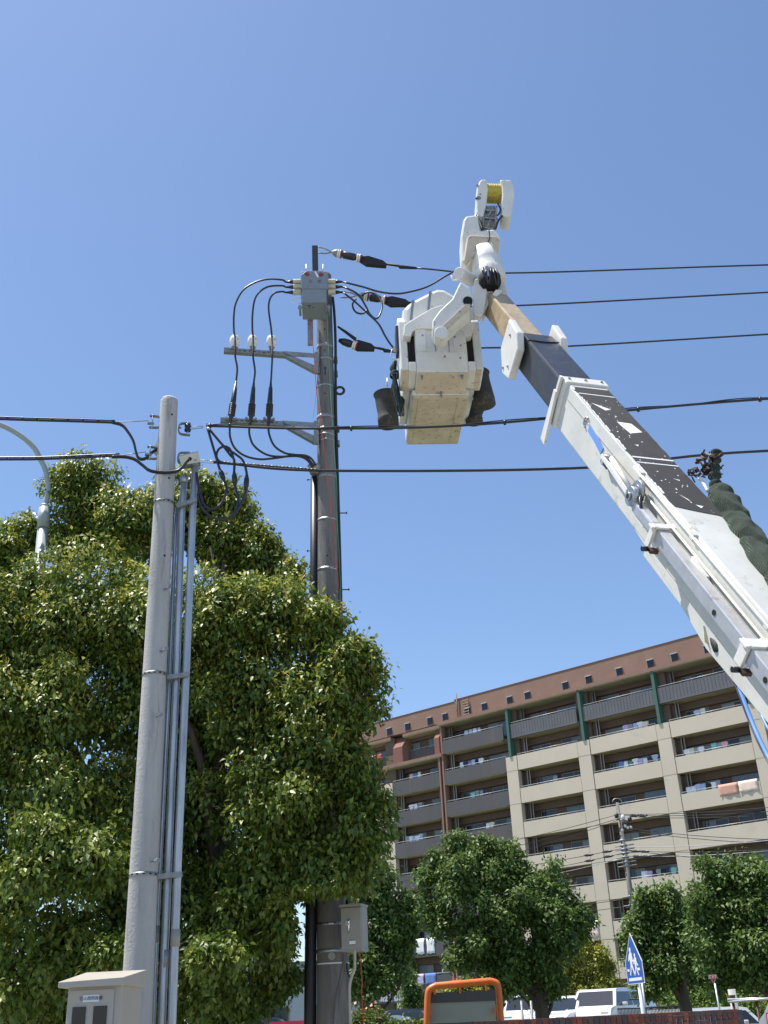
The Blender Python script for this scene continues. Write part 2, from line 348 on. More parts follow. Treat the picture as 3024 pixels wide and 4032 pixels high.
# balconies, rails, windows
win = 0
for s0, s1, bi in bays:
    dark = bi in (1, 2)
    for k in range(8):
        z = ZB + k * FH; top = z + PH
        recess = (bi in (0, 1) and k == 7)
        mk = 'mesh' if (k == 7 and not dark) else ('greypanel' if dark or k == 7 else 'cream')
        e = .02 if mk == 'cream' else (.0 if dark else .62)
        a, b = s0 + (.02 if not dark else -.0), s1 - .02
        if k == 7 and bi >= 3: a, b = s0 - .62 + .02, s1 + .3
        f0 = 0.0 if not recess else 1.05
        mb = MB()
        fbox(mb, a, b, f0, f0 + .12, z + (.16 if k == 7 and not dark else 0), top, mk)
        if k == 7 and not recess: fbox(mb, a, b, -.01, .2, z - .001, z + .158, 'greypanel' if dark else 'mesh')
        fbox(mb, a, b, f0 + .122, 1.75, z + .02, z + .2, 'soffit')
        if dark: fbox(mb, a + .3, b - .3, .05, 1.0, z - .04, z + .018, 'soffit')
        bal = mb.build('balcony', flats)
        mb = MB()
        mb.cyl(FP(a, f0 + .06, top + .14), FP(b, f0 + .06, top + .14), .025, 'rail', 5)
        n_ = 7
        for j in range(n_ + 1): mb.cyl(FP(a + (b - a) * j / n_, f0 + .06, top), FP(a + (b - a) * j / n_, f0 + .06, top + .14), .016, 'rail', 4)
        if k == 7 and not dark:
            for j in range(24): fbox(mb, a + (b - a) * (j + .5) / 24 - .012, a + (b - a) * (j + .5) / 24 + .012, f0 - .012, f0 - .002, z + .17, top - .02, 'greypanel')
        mb.build('railing', bal)
        # back wall relief: lintel beam and partitions
        mb = MB(); fbox(mb, s0 - .1, s1 + .1, 1.45, 1.748, z + FH - .62, z + FH - .02, 'brownwall')
        fbox(mb, s0 + .02, s0 + .3, .9, 1.747, z + .2, z + FH - .03, 'brownwall'); fbox(mb, s0 - 1.2, s0, .55, 1.7, z + .2, z + FH - .05, 'brownwall')
        mb.build('lintel', flats)
        for wi, (fa, fb) in enumerate(((.12, .42), (.58, .94))):
            if bi in (0, 6) and wi == 0: continue
            win += 1
            L_ = s1 - s0; wa, wb = s0 + L_ * (fa + rnd.uniform(-.02, .03)), s0 + L_ * (fb + rnd.uniform(-.03, .02)); zt = z + rnd.choice((2.12, 2.2)); zb = z + .25
            mb = MB()
            for q in (wa, (wa + wb) / 2, wb): fbox(mb, q - .03, q + .03, 1.68, 1.747, zb, zt, 'frame')
            fbox(mb, wa - .03, wb + .03, 1.66, 1.746, zt, zt + .06, 'frame')
            fr = mb.build('window', flats)
            mb = MB(); h1 = rnd.choice(('glass', 'curtain', 'glass_dark')); h2 = rnd.choice(('glass', 'glass', 'glass_dark', 'curtain'))
            fbox(mb, wa + .03, (wa + wb) / 2 - .03, 1.70, 1.744, zb, zt, h1); fbox(mb, (wa + wb) / 2 + .03, wb - .03, 1.71, 1.743, zb, zt, h2)
            mb.build('pane', fr)
    mb = MB()
    for q in (.42, .68): mb.cyl(FP(s0 + q, .75, ZB), FP(s0 + q, .75, 26.6 if bi not in (0, 1) else 23.8), .06, 'frame', 6)
    mb.build('drainpipe', flats)

# laundry
def garment(s, k, wd, h, colr, kind, label, over=False):
    z = ZB + k * FH + PH
    mb = MB(); n = 7; off = -.06 if over else .32
    top = z + (.17 if over else rnd.uniform(.5, .62))
    vs = []; fs = []
    prof = [(0, .5), (.25, .52), (.5, .48), (.8, .5), (1, .5)] if kind in ('towel', 'sheet', 'blanket') else ([(0, .28), (.06, .62), (.3, .6), (.36, .38), (1, .4)] if kind == 'shirt' else [(0, .36), (.2, .4), (.5, .44), (1, .46)])
    for side in (0, 1):
        for i, (t, ww) in enumerate(prof):
            for j in range(n):
                u = j / (n - 1) - .5
                wv = .03 * math.sin(j * 2.1 + s * 3 + i * .7) * t
                vs.append(FP(s + u * 2 * ww * wd, off + wv + (.02 + (.10 if over and i == 0 else 0)) * (side), top - t * h + (.04 * math.sin(j * 1.7 + s) if i == len(prof) - 1 else 0) + (.02 if side == 0 else 0)))
    m_ = len(prof)
    for i in range(m_ - 1):
        for j in range(n - 1):
            a = i * n + j; fs.append((a, a + n, a + n + 1, a + 1)); a += m_ * n; fs.append((a + 1, a + n + 1, a + n, a))
    for j in range(n - 1): fs.append((j, j + 1, m_ * n + j + 1, m_ * n + j)); b_ = (m_ - 1) * n; fs.append((b_ + j + 1, b_ + j, m_ * n + b_ + j, m_ * n + b_ + j + 1))
    for i in range(m_ - 1): fs.append((i * n, m_ * n + i * n, m_ * n + (i + 1) * n, (i + 1) * n)); a = i * n + n - 1; fs.append((a, a + n, m_ * n + a + n, m_ * n + a))
    mb.add(vs, fs, colr, True)
    o = mb.build(kind); tag(o, label, 'laundry', 'laundry drying on the apartment balconies'); return o
ORD = ['first', 'second', 'third', 'fourth', 'fifth', 'sixth', 'seventh', 'eighth', 'ninth']
BN = {0: 'bay beside the camphor tree', 1: 'grey bay left of brown strip', 2: 'grey bay right of brown strip', 3: 'first cream bay', 4: 'bay behind distant utility pole', 5: 'bay beside the boom'}
LA = [(5, 4, 7.9, .42, ['white', 'white', 'pale blue', 'pale blue', 'black', 'white', 'grey', 'navy']), (5, 5, 8.3, .4, ['white', 'cream', 'grey', 'white']), (5, 5, 10.6, .45, ['teal', 'grey', 'pink']),
      (5, 6, 9.7, .5, ['pale blue', 'cream']), (4, 6, 3.2, .46, ['lilac', 'grey', 'pale blue', 'white', 'cream']), (4, 5, 2.3, .45, ['blue', 'white', 'green', 'white', 'lilac', 'white', 'navy', 'pale blue']),
      (4, 2, 3.0, .42, ['white', 'lilac', 'black', 'grey', 'black', 'navy', 'teal']), (4, 1, 3.6, .45, ['white', 'pale blue', 'black']), (3, 2, -6.9, .45, ['navy', 'white', 'grey', 'black', 'cream', 'navy']),
      (3, 5, -4.2, .4, ['grey', 'black']), (2, 7, -13.9, .5, ['black', 'pale blue', 'pale blue', 'white', 'pale blue']), (2, 6, -14.2, .45, ['white', 'navy', 'purple', 'pale blue', 'black', 'white']),
      (2, 5, -13.2, .5, ['teal', 'grey', 'grey', 'navy']), (2, 4, -11.8, .45, ['white', 'cream']), (1, 6, -20.4, .5, ['pink', 'blue', 'cream']), (1, 5, -20.6, .55, ['white', 'white', 'grey']),
      (1, 4, -21.3, .42, ['grey', 'white', 'pale blue', 'white', 'pale blue']), (5, 2, 8.6, .4, ['black', 'white', 'white', 'pale blue', 'white']), (1, 1, -19.5, .5, ['grey', 'pale blue'])]
for bi, k, s, st, cs in LA:
    for j, c in enumerate(cs):
        kind = rnd.choice(('shirt', 'towel', 'shirt', 'trousers')); wd = rnd.uniform(.40, .52)
        garment(s + .2 + st * j, k, wd, rnd.uniform(.6, .95), 'cloth_' + c, kind, f'{c} {kind}, {ORD[j]} from left, {ORD[7 - k]} balcony down, {BN[bi]}' if not (bi == 5 and k == 5 and s > 10) else f'{c} {kind}, {ORD[j]} of three, third balcony down, {BN[bi]}')
garment(11.5, 4, 1.5, .85, 'pink', 'blanket', 'salmon pink blanket draped over the cream balcony wall beside the boom', True)
garment(13.1, 4, 1.5, .80, 'palepink', 'blanket', 'pale pink blanket draped over the cream balcony wall, right of the salmon one', True)
garment(-1.9, 1, 1.1, 1.2, 'palepink', 'blanket', 'pale striped blanket over a low balcony wall just left of a cream column', True)
garment(-19.9, 1, .9, 1.3, 'cloth_white', 'sheet', 'left one of two bright white sheets behind the middle tree', True)
garment(-18.7, 1, .9, 1.3, 'cloth_white', 'sheet', 'right one of two bright white sheets behind the middle tree', True)
garment(-21.2, 0, .9, 1.0, 'cloth_white', 'towel', 'white towel over the lowest balcony wall above the orange barrier', True)
garment(-20.2, 0, 1.0, .9, 'cloth_lilac', 'towel', 'greyish lilac towel between white and blue ones above the orange barrier', True)
garment(-18.9, 0, 1.2, .9, 'cloth_blue', 'towel', 'blue towel over the lowest balcony wall above the orange barrier', True)
garment(-25.2, 7, .9, .45, 'cloth_lilac', 'towel', 'lilac towel on the top left balcony by the camphor tree', True)
garment(-24.1, 7, .9, .5, 'cloth_red', 'towel', 'red towel on the top left balcony by the camphor tree', True)

# ================================================================== NEAR UTILITY POLE
DP = 10.2
def pole_pts(pts, D): return [PD(x, y, D) for x, y, w_ in pts], [w_ / 2 / pxm(x, y, D) for x, y, w_ in pts]
base = PD(541, 4000, DP); base[2] = 0
np_ = thing('utility_pole', 'pale concrete utility pole in the foreground left with three galvanised conduits', 'utility pole', base)
top = PD(667, 1572, DP + .0); bot = PD(545, 3840, DP)
ax = (bot - top) / (top[2] - bot[2])        # per metre down
b0 = top + ax * top[2]
mb = MB(); prof = [(0, .0), (0, .082), (.02, .094), (.06, .0955)] + [(t, .0955 + t / 148) for t in (1, 2, 3, 4, 5, 6, 7, top[2])]
lathe(mb, top, ax, prof, 'concrete', 28); mb.build('shaft', np_)
def np_axis(t): return top + ax * t
tocam = nrm([EYE[0] - top[0], EYE[1] - top[1], 0]); rt = np.cross([0, 0, 1.0], tocam); rt = -rt if rt[0] < 0 else rt
def on_shaft(x, y, D0, r0, TOP, AXv, k=148):          # point on a shaft's front at pixel
    p = PD(x, y, D0); t = TOP[2] - p[2]; c = TOP + AXv * t; r = r0 + t / k
    lat = (p - c).dot(rt); lat = max(-r * .95, min(r * .95, lat)); nn_ = rt * (lat / r) + tocam * math.sqrt(1 - (lat / r) ** 2)
    return c + nn_ * r, nn_
for (x, y) in ((676, 1648), (664, 1898), (647, 2203)):
    p, n_ = on_shaft(x, y, DP, .0955, top, ax); mb = MB(); mb.cyl(p - n_ * .02, p + n_ * .0015, .012, 'slot', 10); mb.build('bolt_hole', np_)
for (x, y) in ((648, 2335), (634, 2578), (617, 2835), (597, 3400)):
    p, n_ = on_shaft(x, y, DP, .0955, top, ax); mb = MB(); mb.cyl(p, p + n_ * .10, .009, 'galv_dull', 8); mb.cyl(p + n_ * .095, p + n_ * .11, .020, 'galv_dull', 8); mb.cyl(p, p + n_ * .006, .018, 'galv', 8); mb.build('step_bolt', np_)
def band(parent, x, y, D0, r0, TOP, AXv, h=.035, mk='galv_dull', name='band', slots=True, k=148):
    p = PD(x, y, D0); t = TOP[2] - p[2]; c = TOP + AXv * t; r = r0 + t / k + .004
    mb = MB(); mb.tube([c + UP * h / 2, c - UP * h / 2], [r, r], mk, 28)
    if slots:
        for a in range(14):
            an = 2 * math.pi * a / 14; d_ = np.array([math.cos(an), math.sin(an), 0]); mb.box(c + d_ * r, (.006, .02, h * .4), 'slot', [d_, np.cross(UP, d_), UP])
    return mb.build(name, parent), c, r
cond = {'wide': [(768, 1838), (760, 1990), (733, 2640), (717, 3000), (698, 3440), (684, 3840), (678, 4000)],
        'mid': [(725, 1900), (716, 2000), (695, 2650), (679, 3000), (661, 3440), (644, 3840), (638, 4000)],
        'thin': [(697, 2000), (690, 2100), (668, 2650), (650, 3000), (628, 3440), (610, 3840), (604, 4000)]}
for nm, r, dd, mk in (('wide', .038, .0, 'galv'), ('mid', .037, .04, 'galv'), ('thin', .022, .08, 'galv')):
    pts = [PD(x, y, DP + dd) for x, y in cond[nm]]
    e_ = pts[-1] + (pts[-1] - pts[-2]) * (pts[-1][2] / (pts[-2][2] - pts[-1][2])); mb = MB(); mb.tube(pts + [e_], r, mk, 14)
    for (x, y) in [(698, 3680) if nm == 'wide' else ((661, 3760) if nm == 'mid' else (622, 3670))]:
        if nm == 'wide': mb.tube([PD(692, 3660, DP + dd), PD(689, 3728, DP + dd)], r * 1.12, 'greige', 14)
        elif nm == 'mid': mb.tube([PD(653, 3740, DP + dd), PD(649, 3810, DP + dd)], r * 1.08, 'galv_dull', 14)
        else: mb.tube([PD(618, 3645, DP + dd), PD(615, 3712, DP + dd)], r * 1.15, 'galv_dull', 12)
    mb.build('conduit', np_)
for (xb, y, xe, ye) in ((648, 1985, 774, 1968), (610, 2660, 745, 2655), (558, 3447, 718, 3441)):
    o, c, r = band(np_, xb, y, DP, .0955, top, ax)
    a = PD(xb + 48, y + 8, DP - .02); b = PD(xe, ye, DP - .06); d_ = nrm(b - a)
    mb = MB(); mb.box((a + b) / 2, (np.linalg.norm(b - a), .035, .045), 'galv_dull', [d_, nrm(np.cross(UP, d_)), nrm(np.cross(d_, np.cross(UP, d_)))]); mb.build('conduit_bracket', np_)
def ubracket(parent, x0, y0, side, flip=1, ins=False, D=DP, sc=1.0):  # U shaped clevis; (x0,y0) where it meets the pole
    P0 = PD(x0, y0, D); H = .062 * sc; Ln = .13 * sc; s_ = rt * side
    down = UP * -.02 * 0 + UP
    pts = [P0 + s_ * Ln + UP * H, P0 + s_ * .04 + UP * H, P0 + s_ * .01 + UP * H * .7, P0, P0 + s_ * .01 - UP * H * .7, P0 + s_ * .04 - UP * H, P0 + s_ * Ln - UP * H]
    sl_ = tocam * .04
    pts = [p - sl_ * (i / 6) for i, p in enumerate(pts)]
    mb = MB(); prev = None
    sp = smooth_pts(pts, 4)
    vs = []; fs = []
    for i, p in enumerate(sp):
        t = nrm(sp[min(i + 1, len(sp) - 1)] - sp[max(i - 1, 0)]); nn_ = nrm(np.cross(t, tocam))
        for (a, b) in ((-1, -1), (1, -1), (1, 1), (-1, 1)): vs.append(p + tocam * .017 * a + nn_ * .007 * b)
    for i in range(len(sp) - 1):
        for q in range(4): fs.append((i * 4 + q, i * 4 + (q + 1) % 4, i * 4 + 4 + (q + 1) % 4, i * 4 + 4 + q))
    fs += [(3, 2, 1, 0), tuple(len(vs) - 4 + q for q in range(4))]
    mb.add(vs, fs, 'galv_dull')
    b1 = P0 + s_ * (Ln - .03); mb.cyl(b1 + UP * (H + .015), b1 - UP * (H + .03), .008, 'galv', 8); mb.cyl(P0 + s_ * .005, P0 + s_ * .03, .012, 'galv_dull', 8)
    o = mb.build('clevis', parent)
    if ins:
        mb = MB(); lathe(mb, b1 + UP * .05, -UP, [(0, .02), (.005, .034), (.03, .038), (.04, .026), (.05, .024), (.06, .037), (.085, .036), (.095, .02)], 'glass_dark', 16); mb.build('spool_insulator', o)
    else:
        mb = MB(); mb.box(b1 - UP * .035 + s_ * .015, (.07, .03, .02), 'galv_dull', [rt, tocam, UP]); mb.build('clamp', o)
    return b1
CL1 = ubracket(np_, 636, 1660, -1); CL2 = ubracket(np_, 627, 1782, -1); CR1 = ubracket(np_, 703, 1684, 1, ins=True); CR2 = ubracket(np_, 700, 1800, 1)
# junction boxes on top of the conduits
def jbox(quad, D, depth, hole=True):
    P = [PD(x, y, D) for x, y in quad]; n_ = nrm(np.cross(P[1] - P[0], P[3] - P[0])); n_ = n_ if n_.dot(EYE - P[0]) > 0 else -n_
    mb = MB(); mb.prism(P, -n_ * depth, 'bushing', mk2='galv', mkside='galv')
    mb.prism([P[0] + UP * .001, P[1] + UP * .001, P[1] + UP * .012, P[0] + UP * .012], -n_ * (depth + .02), 'galv')
    o = mb.build('junction_box', np_); c = sum(P) / 4
    if hole: m2 = MB(); m2.cyl(c + n_ * .002 - n_ * .02, c + n_ * .004, .022, 'slot', 14); m2.build('cable_hole', o)
    return c
jbox([(704, 1797), (781, 1780), (790, 1819), (714, 1832)], DP - .05, .10)
jbox([(606, 1772), (622, 1733), (636, 1745), (628, 1795)], DP + .1, .08, False)
mb = MB(); p = PD(768, 1828, DP); mb.tube([p + UP * .03, p - UP * .03], [.055, .04], 'galv_dull', 12); mb.build('conduit_collar', np_)
mb = MB(); p = PD(724, 1893, DP + .04); mb.tube([p + UP * .045, p - UP * .03], [.046, .044], 'galv', 12); mb.build('conduit_collar', np_)

# meter cabinet in front of the pole
DC = 8.6
cabn = PD(478, 3900, DC); cbz = 0
cab = thing('meter_cabinet', 'beige metal meter cabinet with sloped lid and two dark windows below the near pole', 'electrical cabinet', (cabn[0], cabn[1], 0))
c0 = PD(480, 3880, DC)                                   # near vertical edge
dl = nrm(PD(268, 3907, DC + .10) - c0); dl[2] = 0; dl = nrm(dl); wl = np.linalg.norm((PD(268, 3907, DC + .10) - c0)[:2])
dr = np.array([-dl[1], dl[0], 0]); dr = dr if dr[1] > 0 else -dr
zt = c0[2]; wr = .66
mb = MB(); q = [c0 * [1, 1, 0], c0 * [1, 1, 0] + dl * wl, c0 * [1, 1, 0] + dl * wl + dr * wr, c0 * [1, 1, 0] + dr * wr]
mb.hexa([p + UP * .45 for p in q] + [p + UP * (zt + .02) for p in q], 'beige_metal'); mb.build('body', cab, .006)
mb = MB(); nf = np.cross(dl, UP); nf = nf if nf.dot(EYE - c0) > 0 else -nf
mb.prism([c0 * [1, 1, 0] + UP * (zt - .02) + dl * .05, c0 * [1, 1, 0] + UP * (zt - .02) + dl * (wl - .015), c0 * [1, 1, 0] + UP * .5 + dl * (wl - .015), c0 * [1, 1, 0] + UP * .5 + dl * .05], nf * .012, 'beige_metal')
dor = mb.build('door', cab, .003)
mb = MB(); r0_ = q[0] - dl * .03 + nf * .06; r1_ = q[1] + dl * .06 + nf * .06; r2_ = q[2] + dl * .06; r3_ = q[3] - dl * .03
mb.hexa([r0_ + UP * (zt - .0), r1_ + UP * (zt - .0), r2_ + UP * zt, r3_ + UP * zt, r0_ + UP * (zt + .055), r1_ + UP * (zt + .04), r2_ + UP * (zt + .13), r3_ + UP * (zt + .13)], 'beige_metal'); mb.build('lid', cab, .005)
for (a, b) in ((.24, .49), (.63, .88)):
    mb = MB(); s_ = c0 * [1, 1, 0] + nf * .013
    mb.prism([s_ + dl * wl * a + UP * (zt - .13), s_ + dl * wl * b + UP * (zt - .13), s_ + dl * wl * b + UP * (zt - .55), s_ + dl * wl * a + UP * (zt - .55)], nf * .008, 'glass_dark'); mb.build('meter_window', dor, .002)
mb = MB(); s_ = c0 * [1, 1, 0] + nf * .013; mb.prism([s_ + dl * wl * .40 + UP * (zt - .055), s_ + dl * wl * .70 + UP * (zt - .055), s_ + dl * wl * .70 + UP * (zt - .10), s_ + dl * wl * .40 + UP * (zt - .10)], nf * .004, 'white_flat'); pl = mb.build('name_plate', dor)
textmesh('plate_text', '引込開閉器盤', .028, s_ + dl * wl * .55 + UP * (zt - .078) + nf * .005, -dl, UP, 'darkpaint', pl, .0006)
mb = MB()
for a in (.1, .9): mb.box(q[0] + dl * wl * a + dr * .2 + UP * .225, (.05, .3, .45), 'galv_dull', [dl, dr, UP])
mb.build('stand', cab)

# ================================================================== FAR (BACK) POLE with switchgear
DB = 14.0
bt = PD(1276, 1085, DB); bb = PD(1312, 3900, DB); bax = (bb - bt) / (bt[2] - bb[2]); g = bt + bax * bt[2]
bp = thing('utility_pole', 'dark stained concrete utility pole rising through the camphor tree with grey switch box on top', 'utility pole', (g[0], g[1], 0))
mb = MB(); R0 = .1215
lathe(mb, bt, bax, [(0, 0), (0, R0 - .01), (.015, R0)] + [(t, R0 + t / 138) for t in (1, 2, 4, 6, 8, 10, bt[2])], 'concrete_dark', 32); mb.build('shaft', bp)
tocam2 = nrm([EYE[0] - bt[0], EYE[1] - bt[1], 0]); rt2 = np.cross(tocam2, UP); rt2 = rt2 if rt2[0] > 0 else -rt2
_rt, _tc = rt, tocam; rt, tocam = rt2, tocam2
for (x, y) in ((1278, 1315), (1279, 1397), (1281, 1568), (1285, 1870), (1290, 2205), (1290, 2360)):
    p, n_ = on_shaft(x, y, DB, R0, bt, bax, 138); mb = MB(); mb.cyl(p - n_ * .02, p + n_ * .002, .014, 'slot', 10); mb.build('bolt_hole', bp)
bandlist = [(1280, 1372, .06, 'galv_dull'), (1280, 1424, .05, 'galv_dull'), (1280, 1530, .02, 'galv'), (1280, 1650, .06, 'galv_dull'), (1280, 1700, .05, 'galv_dull'), (1282, 1722, .02, 'galv'), (1284, 1745, .03, 'galv_dull'), (1286, 1885, .06, 'galv_dull'), (1290, 2055, .03, 'galv'), (1295, 2250, .035, 'galv'), (1310, 3745, .04, 'galv'), (1310, 3795, .018, 'white_flat'), (1310, 3640, .035, 'galv')]
for x, y, h_, mk in bandlist: band(bp, x, y, DB, R0, bt, bax, h_, mk, 'band', h_ == .035, 138)
for (x, y, sd) in ((1345, 2020, 1), (1232, 2168, -1), (1345, 2322, 1), (1222, 1888, -1)):
    p = PD(x, y, DB); c = bt + bax * (bt[2] - p[2]); r_ = R0 + (bt[2] - p[2]) / 138; mb = MB(); e_ = rt2 * sd
    mb.cyl(c + e_ * r_, c + e_ * (r_ + .14), .009, 'darksteel', 8); mb.cyl(c + e_ * (r_ + .13), c + e_ * (r_ + .145), .02, 'darksteel', 8); mb.build('step_bolt', bp)
p, n_ = on_shaft(1281, 1490, DB, R0, bt, bax, 138); mb = MB(); mb.cyl(p, p + n_ * .16, .009, 'darksteel', 8); mb.cyl(p + n_ * .15, p + n_ * .165, .022, 'darksteel', 8); mb.build('step_bolt', bp)
# steel channel at the top
mb = MB(); a_ = PD(1240, 967, DB - .2); b_ = PD(1232, 1110, DB - .2); b_[0] = a_[0] ; b_[1] = a_[1]
mb.box((a_ + b_) / 2, (.09, .012, a_[2] - b_[2]), 'darksteel', [rt2, tocam2, UP])
for sd in (-1, 1): mb.box((a_ + b_) / 2 + rt2 * .047 * sd - tocam2 * .03, (.008, .06, a_[2] - b_[2]), 'galv_dull', [rt2, tocam2, UP])
mb.build('top_channel', bp)
c_ = PD(1222, 1300, DB - .1); mb = MB(); mb.box(c_, (.09, .05, .58), 'galv_dull', [rt2, tocam2, UP]); mb.build('side_channel', bp)
# switch box
def fr(x, y, D, back=0): return PD(x, y, D) - tocam2 * back
DS = DB - .62
S = lambda x, y: PD(x, y, DS)
z1190 = S(1235, 1190)[2]
def sp(x, y):                                              # on the front plane of the switch box
    P0 = PD(1238, 1130, DS); d = ray(x, y); return EYE + d * ((P0 - EYE).dot(tocam2) / d.dot(tocam2))
sw = thing('pole_switch', 'grey switch box with cream ribbed bushings at the head of the dark pole', 'switchgear', sp(1236, 1190))
mb = MB(); mb.prism([sp(*q_) for q_ in ((1184, 1082), (1206, 1066), (1270, 1066), (1292, 1085), (1290, 1135), (1185, 1135))], -tocam2 * .40, 'greybox'); mb.build('upper_housing', sw, .008)
mb = MB(); mb.prism([sp(*q_) for q_ in ((1188, 1138), (1286, 1138), (1284, 1190), (1188, 1190))], -tocam2 * .46, 'greybox'); lo = mb.build('lower_housing', sw, .006)
mb = MB(); mb.prism([sp(1184, 1134) + tocam2 * .008, sp(1291, 1134) + tocam2 * .008, sp(1291, 1138) + tocam2 * .008, sp(1184, 1138) + tocam2 * .008], -tocam2 * .42, 'galv_dull'); mb.build('flange', sw)
for (x0, x1) in ((1186, 1204), (1272, 1290)):
    mb = MB(); mb.tube(smooth_pts([sp(x0, 1066) - tocam2 * .1, sp(x0 + 1, 1058) - tocam2 * .1, sp((x0 + x1) / 2, 1056) - tocam2 * .1, sp(x1, 1060) - tocam2 * .1, sp(x1 - 2, 1068) - tocam2 * .1], 4), .008, 'galv_dull', 6)
    mb.cyl(sp((x0 + x1) / 2 + 10 * (1 if x0 < 1200 else -1), 1070) - tocam2 * .1, sp((x0 + x1) / 2 + 10 * (1 if x0 < 1200 else -1), 1025) - tocam2 * .1, .007, 'galv', 6); mb.build('lifting_hook', sw)
mb = MB(); mb.prism([sp(*q_) + tocam2 * .002 for q_ in ((1238, 1072), (1244, 1071), (1255, 1090), (1252, 1094), (1247, 1090))], tocam2 * .012, 'white_flat'); mb.build('indicator', sw)
for x, y in ((1209, 1080), (1264, 1082)): mb = MB(); p = sp(x, y); mb.cyl(p, p + tocam2 * .004, .038, 'redring', 18); mb.build('round_mark', sw)
textmesh('open_mark', '入', .07, sp(1222, 1108) + tocam2 * .003, rt2, UP, 'redring', sw, .001); textmesh('shut_mark', '切', .07, sp(1258, 1109) + tocam2 * .003, rt2, UP, 'green', sw, .001)
cen = sp(1236, 1190) - tocam2 * .2
textmesh('underside_mark', 'T-', .12, sp(1222, 1190) - tocam2 * .12 - UP * .003, rt2, tocam2, 'slot', sw, .001)
def spd(x, y, b):
    P0 = PD(1238, 1130, DS) - tocam2 * b; d = ray(x, y); return EYE + d * ((P0 - EYE).dot(tocam2) / d.dot(tocam2))
for sd, xx in ((-1, 1184), (1, 1291)):
    for i, yy in enumerate((1110, 1130, 1151)):
        p = spd(xx, yy, .10); mb = MB(); prof = []
        for k in range(9): t = k * .0135; prof += [(t, .036), (t + .003, .048), (t + .009, .048), (t + .012, .036)]
        prof += [(.125, .03), (.21, .016)]
        lathe(mb, p, rt2 * sd, prof[:-2], 'bushing', 14); lathe(mb, p + rt2 * sd * .122, rt2 * sd, [(0, .034), (.05, .024), (.12, .013)], 'rubber', 12); mb.build('bushing', sw)
BUSH_L = [spd(1184, y, .1) - rt2 * .24 for y in (1110, 1130, 1151)]; BUSH_R = [spd(1291, y, .1) + rt2 * .24 for y in (1110, 1130, 1151)]
mb = MB(); mb.cable([sp(1184, 1158) - tocam2 * .1, sp(1160, 1160) - tocam2 * .1, sp(1147, 1170) - tocam2 * .1, sp(1160, 1177) - tocam2 * .1, sp(1187, 1178) - tocam2 * .1], .009, 'porcelain'); mb.build('earth_lead', sw)
for x in (1180, 1294): mb = MB(); mb.cyl(sp(x, 1196) - tocam2 * .05, sp(x, 1196) - tocam2 * .3, .02, 'galv_dull', 8); mb.box(sp(x, 1196) - tocam2 * .1, (.06, .03, .03), 'galv_dull', [rt2, tocam2, UP]); mb.build('mounting_bolt', sw)

# cross arms (part of the pole) with post insulators and cable terminations
arms = []
for (xl, xr, y, yb, label) in ((882, 1112, 1376, 1440, 0), (868, 1108, 1652, 1712, 1)):
    A = PD(xl, y, DB - .25); B = PD(xr + 135, y + 2, DB - .12); d_ = nrm((B - A) * [1, 1, 0]); Ln = np.linalg.norm((B - A)[:2]); k_ = Ln * (xr - xl) / (xr + 135 - xl)
    nn_ = nrm(np.cross(d_, UP)); nn_ = nn_ if nn_.dot(tocam2) > 0 else -nn_
    mb = MB(); C_ = A + d_ * (k_ / 2 + .1); mb.box(C_, (k_ + .2, .008, .078), 'galv_dull', [d_, nn_, UP]); mb.box(C_ + UP * .036 - nn_ * .04, (k_ + .2, .07, .007), 'galv_dull', [d_, nn_, UP]); mb.box(C_ - UP * .036 - nn_ * .04, (k_ + .2, .07, .007), 'galv_dull', [d_, nn_, UP])
    nh = 11
    for i in range(nh): mb.box(A + d_ * (.1 + (k_ - .1) * i / nh) + nn_ * .004, (.045 if i % 2 else .02, .003, .014), 'slot', [d_, nn_, UP])
    mb.build('cross_arm', bp)
    E0 = A + d_ * k_; E1 = A + d_ * (Ln - .02); mb = MB(); hz_ = .26
    mb.prism([E0 + UP * .045, E1 + UP * .045, E1 - UP * .03, E0 - UP * .045 + d_ * .0], nn_ * .012, 'galv_dull')
    mb.prism([E0 + UP * .03, E0 + d_ * .03 - UP * .045, E1 - UP * (hz_ + .05), E1 - UP * (hz_ - .07)], nn_ * .012 + 0 * UP, 'galv_dull')
    mb.prism([E0 + d_ * .05 - UP * .05, E1 - UP * (hz_ + .05), E1 - UP * (hz_ + .05) - nn_ * .07, E0 + d_ * .05 - UP * .05 - nn_ * .07], UP * .008, 'galv_dull')
    mb.box(E1 - UP * (hz_ / 2) + d_ * .02, (.07, .05, hz_ + .14), 'galv_dull', [d_, nn_, UP]); mb.build('arm_brace', bp)
    for dz in (0, -hz_):
        c = bt + bax * (bt[2] - (y and (A[2] + dz))); r_ = R0 + (bt[2] - A[2]) / 138; mb = MB()
        mb.box(c + rt2 * (r_ + .035), (.06, .10, .07), 'galv_dull', [rt2, tocam2, UP]); mb.cyl(c + rt2 * (r_ + .05) - UP * .06, c + rt2 * (r_ + .05) + UP * .06, .012, 'darksteel', 8); mb.build('clamp_bolt', bp)
    arms.append((A, d_, nn_))
A, d_, nn_ = arms[0]
INS = []
for x in (924, 995, 1069):
    p = inplane(x, 1362, A + nn_ * .02, A + d_ + nn_ * .02); mb = MB()
    lathe(mb, p - UP * .03, UP, [(0, .055), (.02, .06), (.035, .055), (.06, .078), (.10, .082), (.16, .08), (.20, .062), (.22, .035), (.225, .0)], 'porcelain', 18); lathe(mb, p - UP * .07, UP, [(0, .035), (.04, .045)], 'galv_dull', 10)
    o = mb.build('post_insulator', bp); INS.append(p + UP * .10 + nn_ * .07)
    m2 = MB(); m2.cyl(p + UP * .085 + nn_ * .06 - d_ * .05, p + UP * .085 + nn_ * .06 + d_ * .05, .015, 'darksteel', 6); m2.build('tie_wire', o)
A2, d2_, n2_ = arms[1]
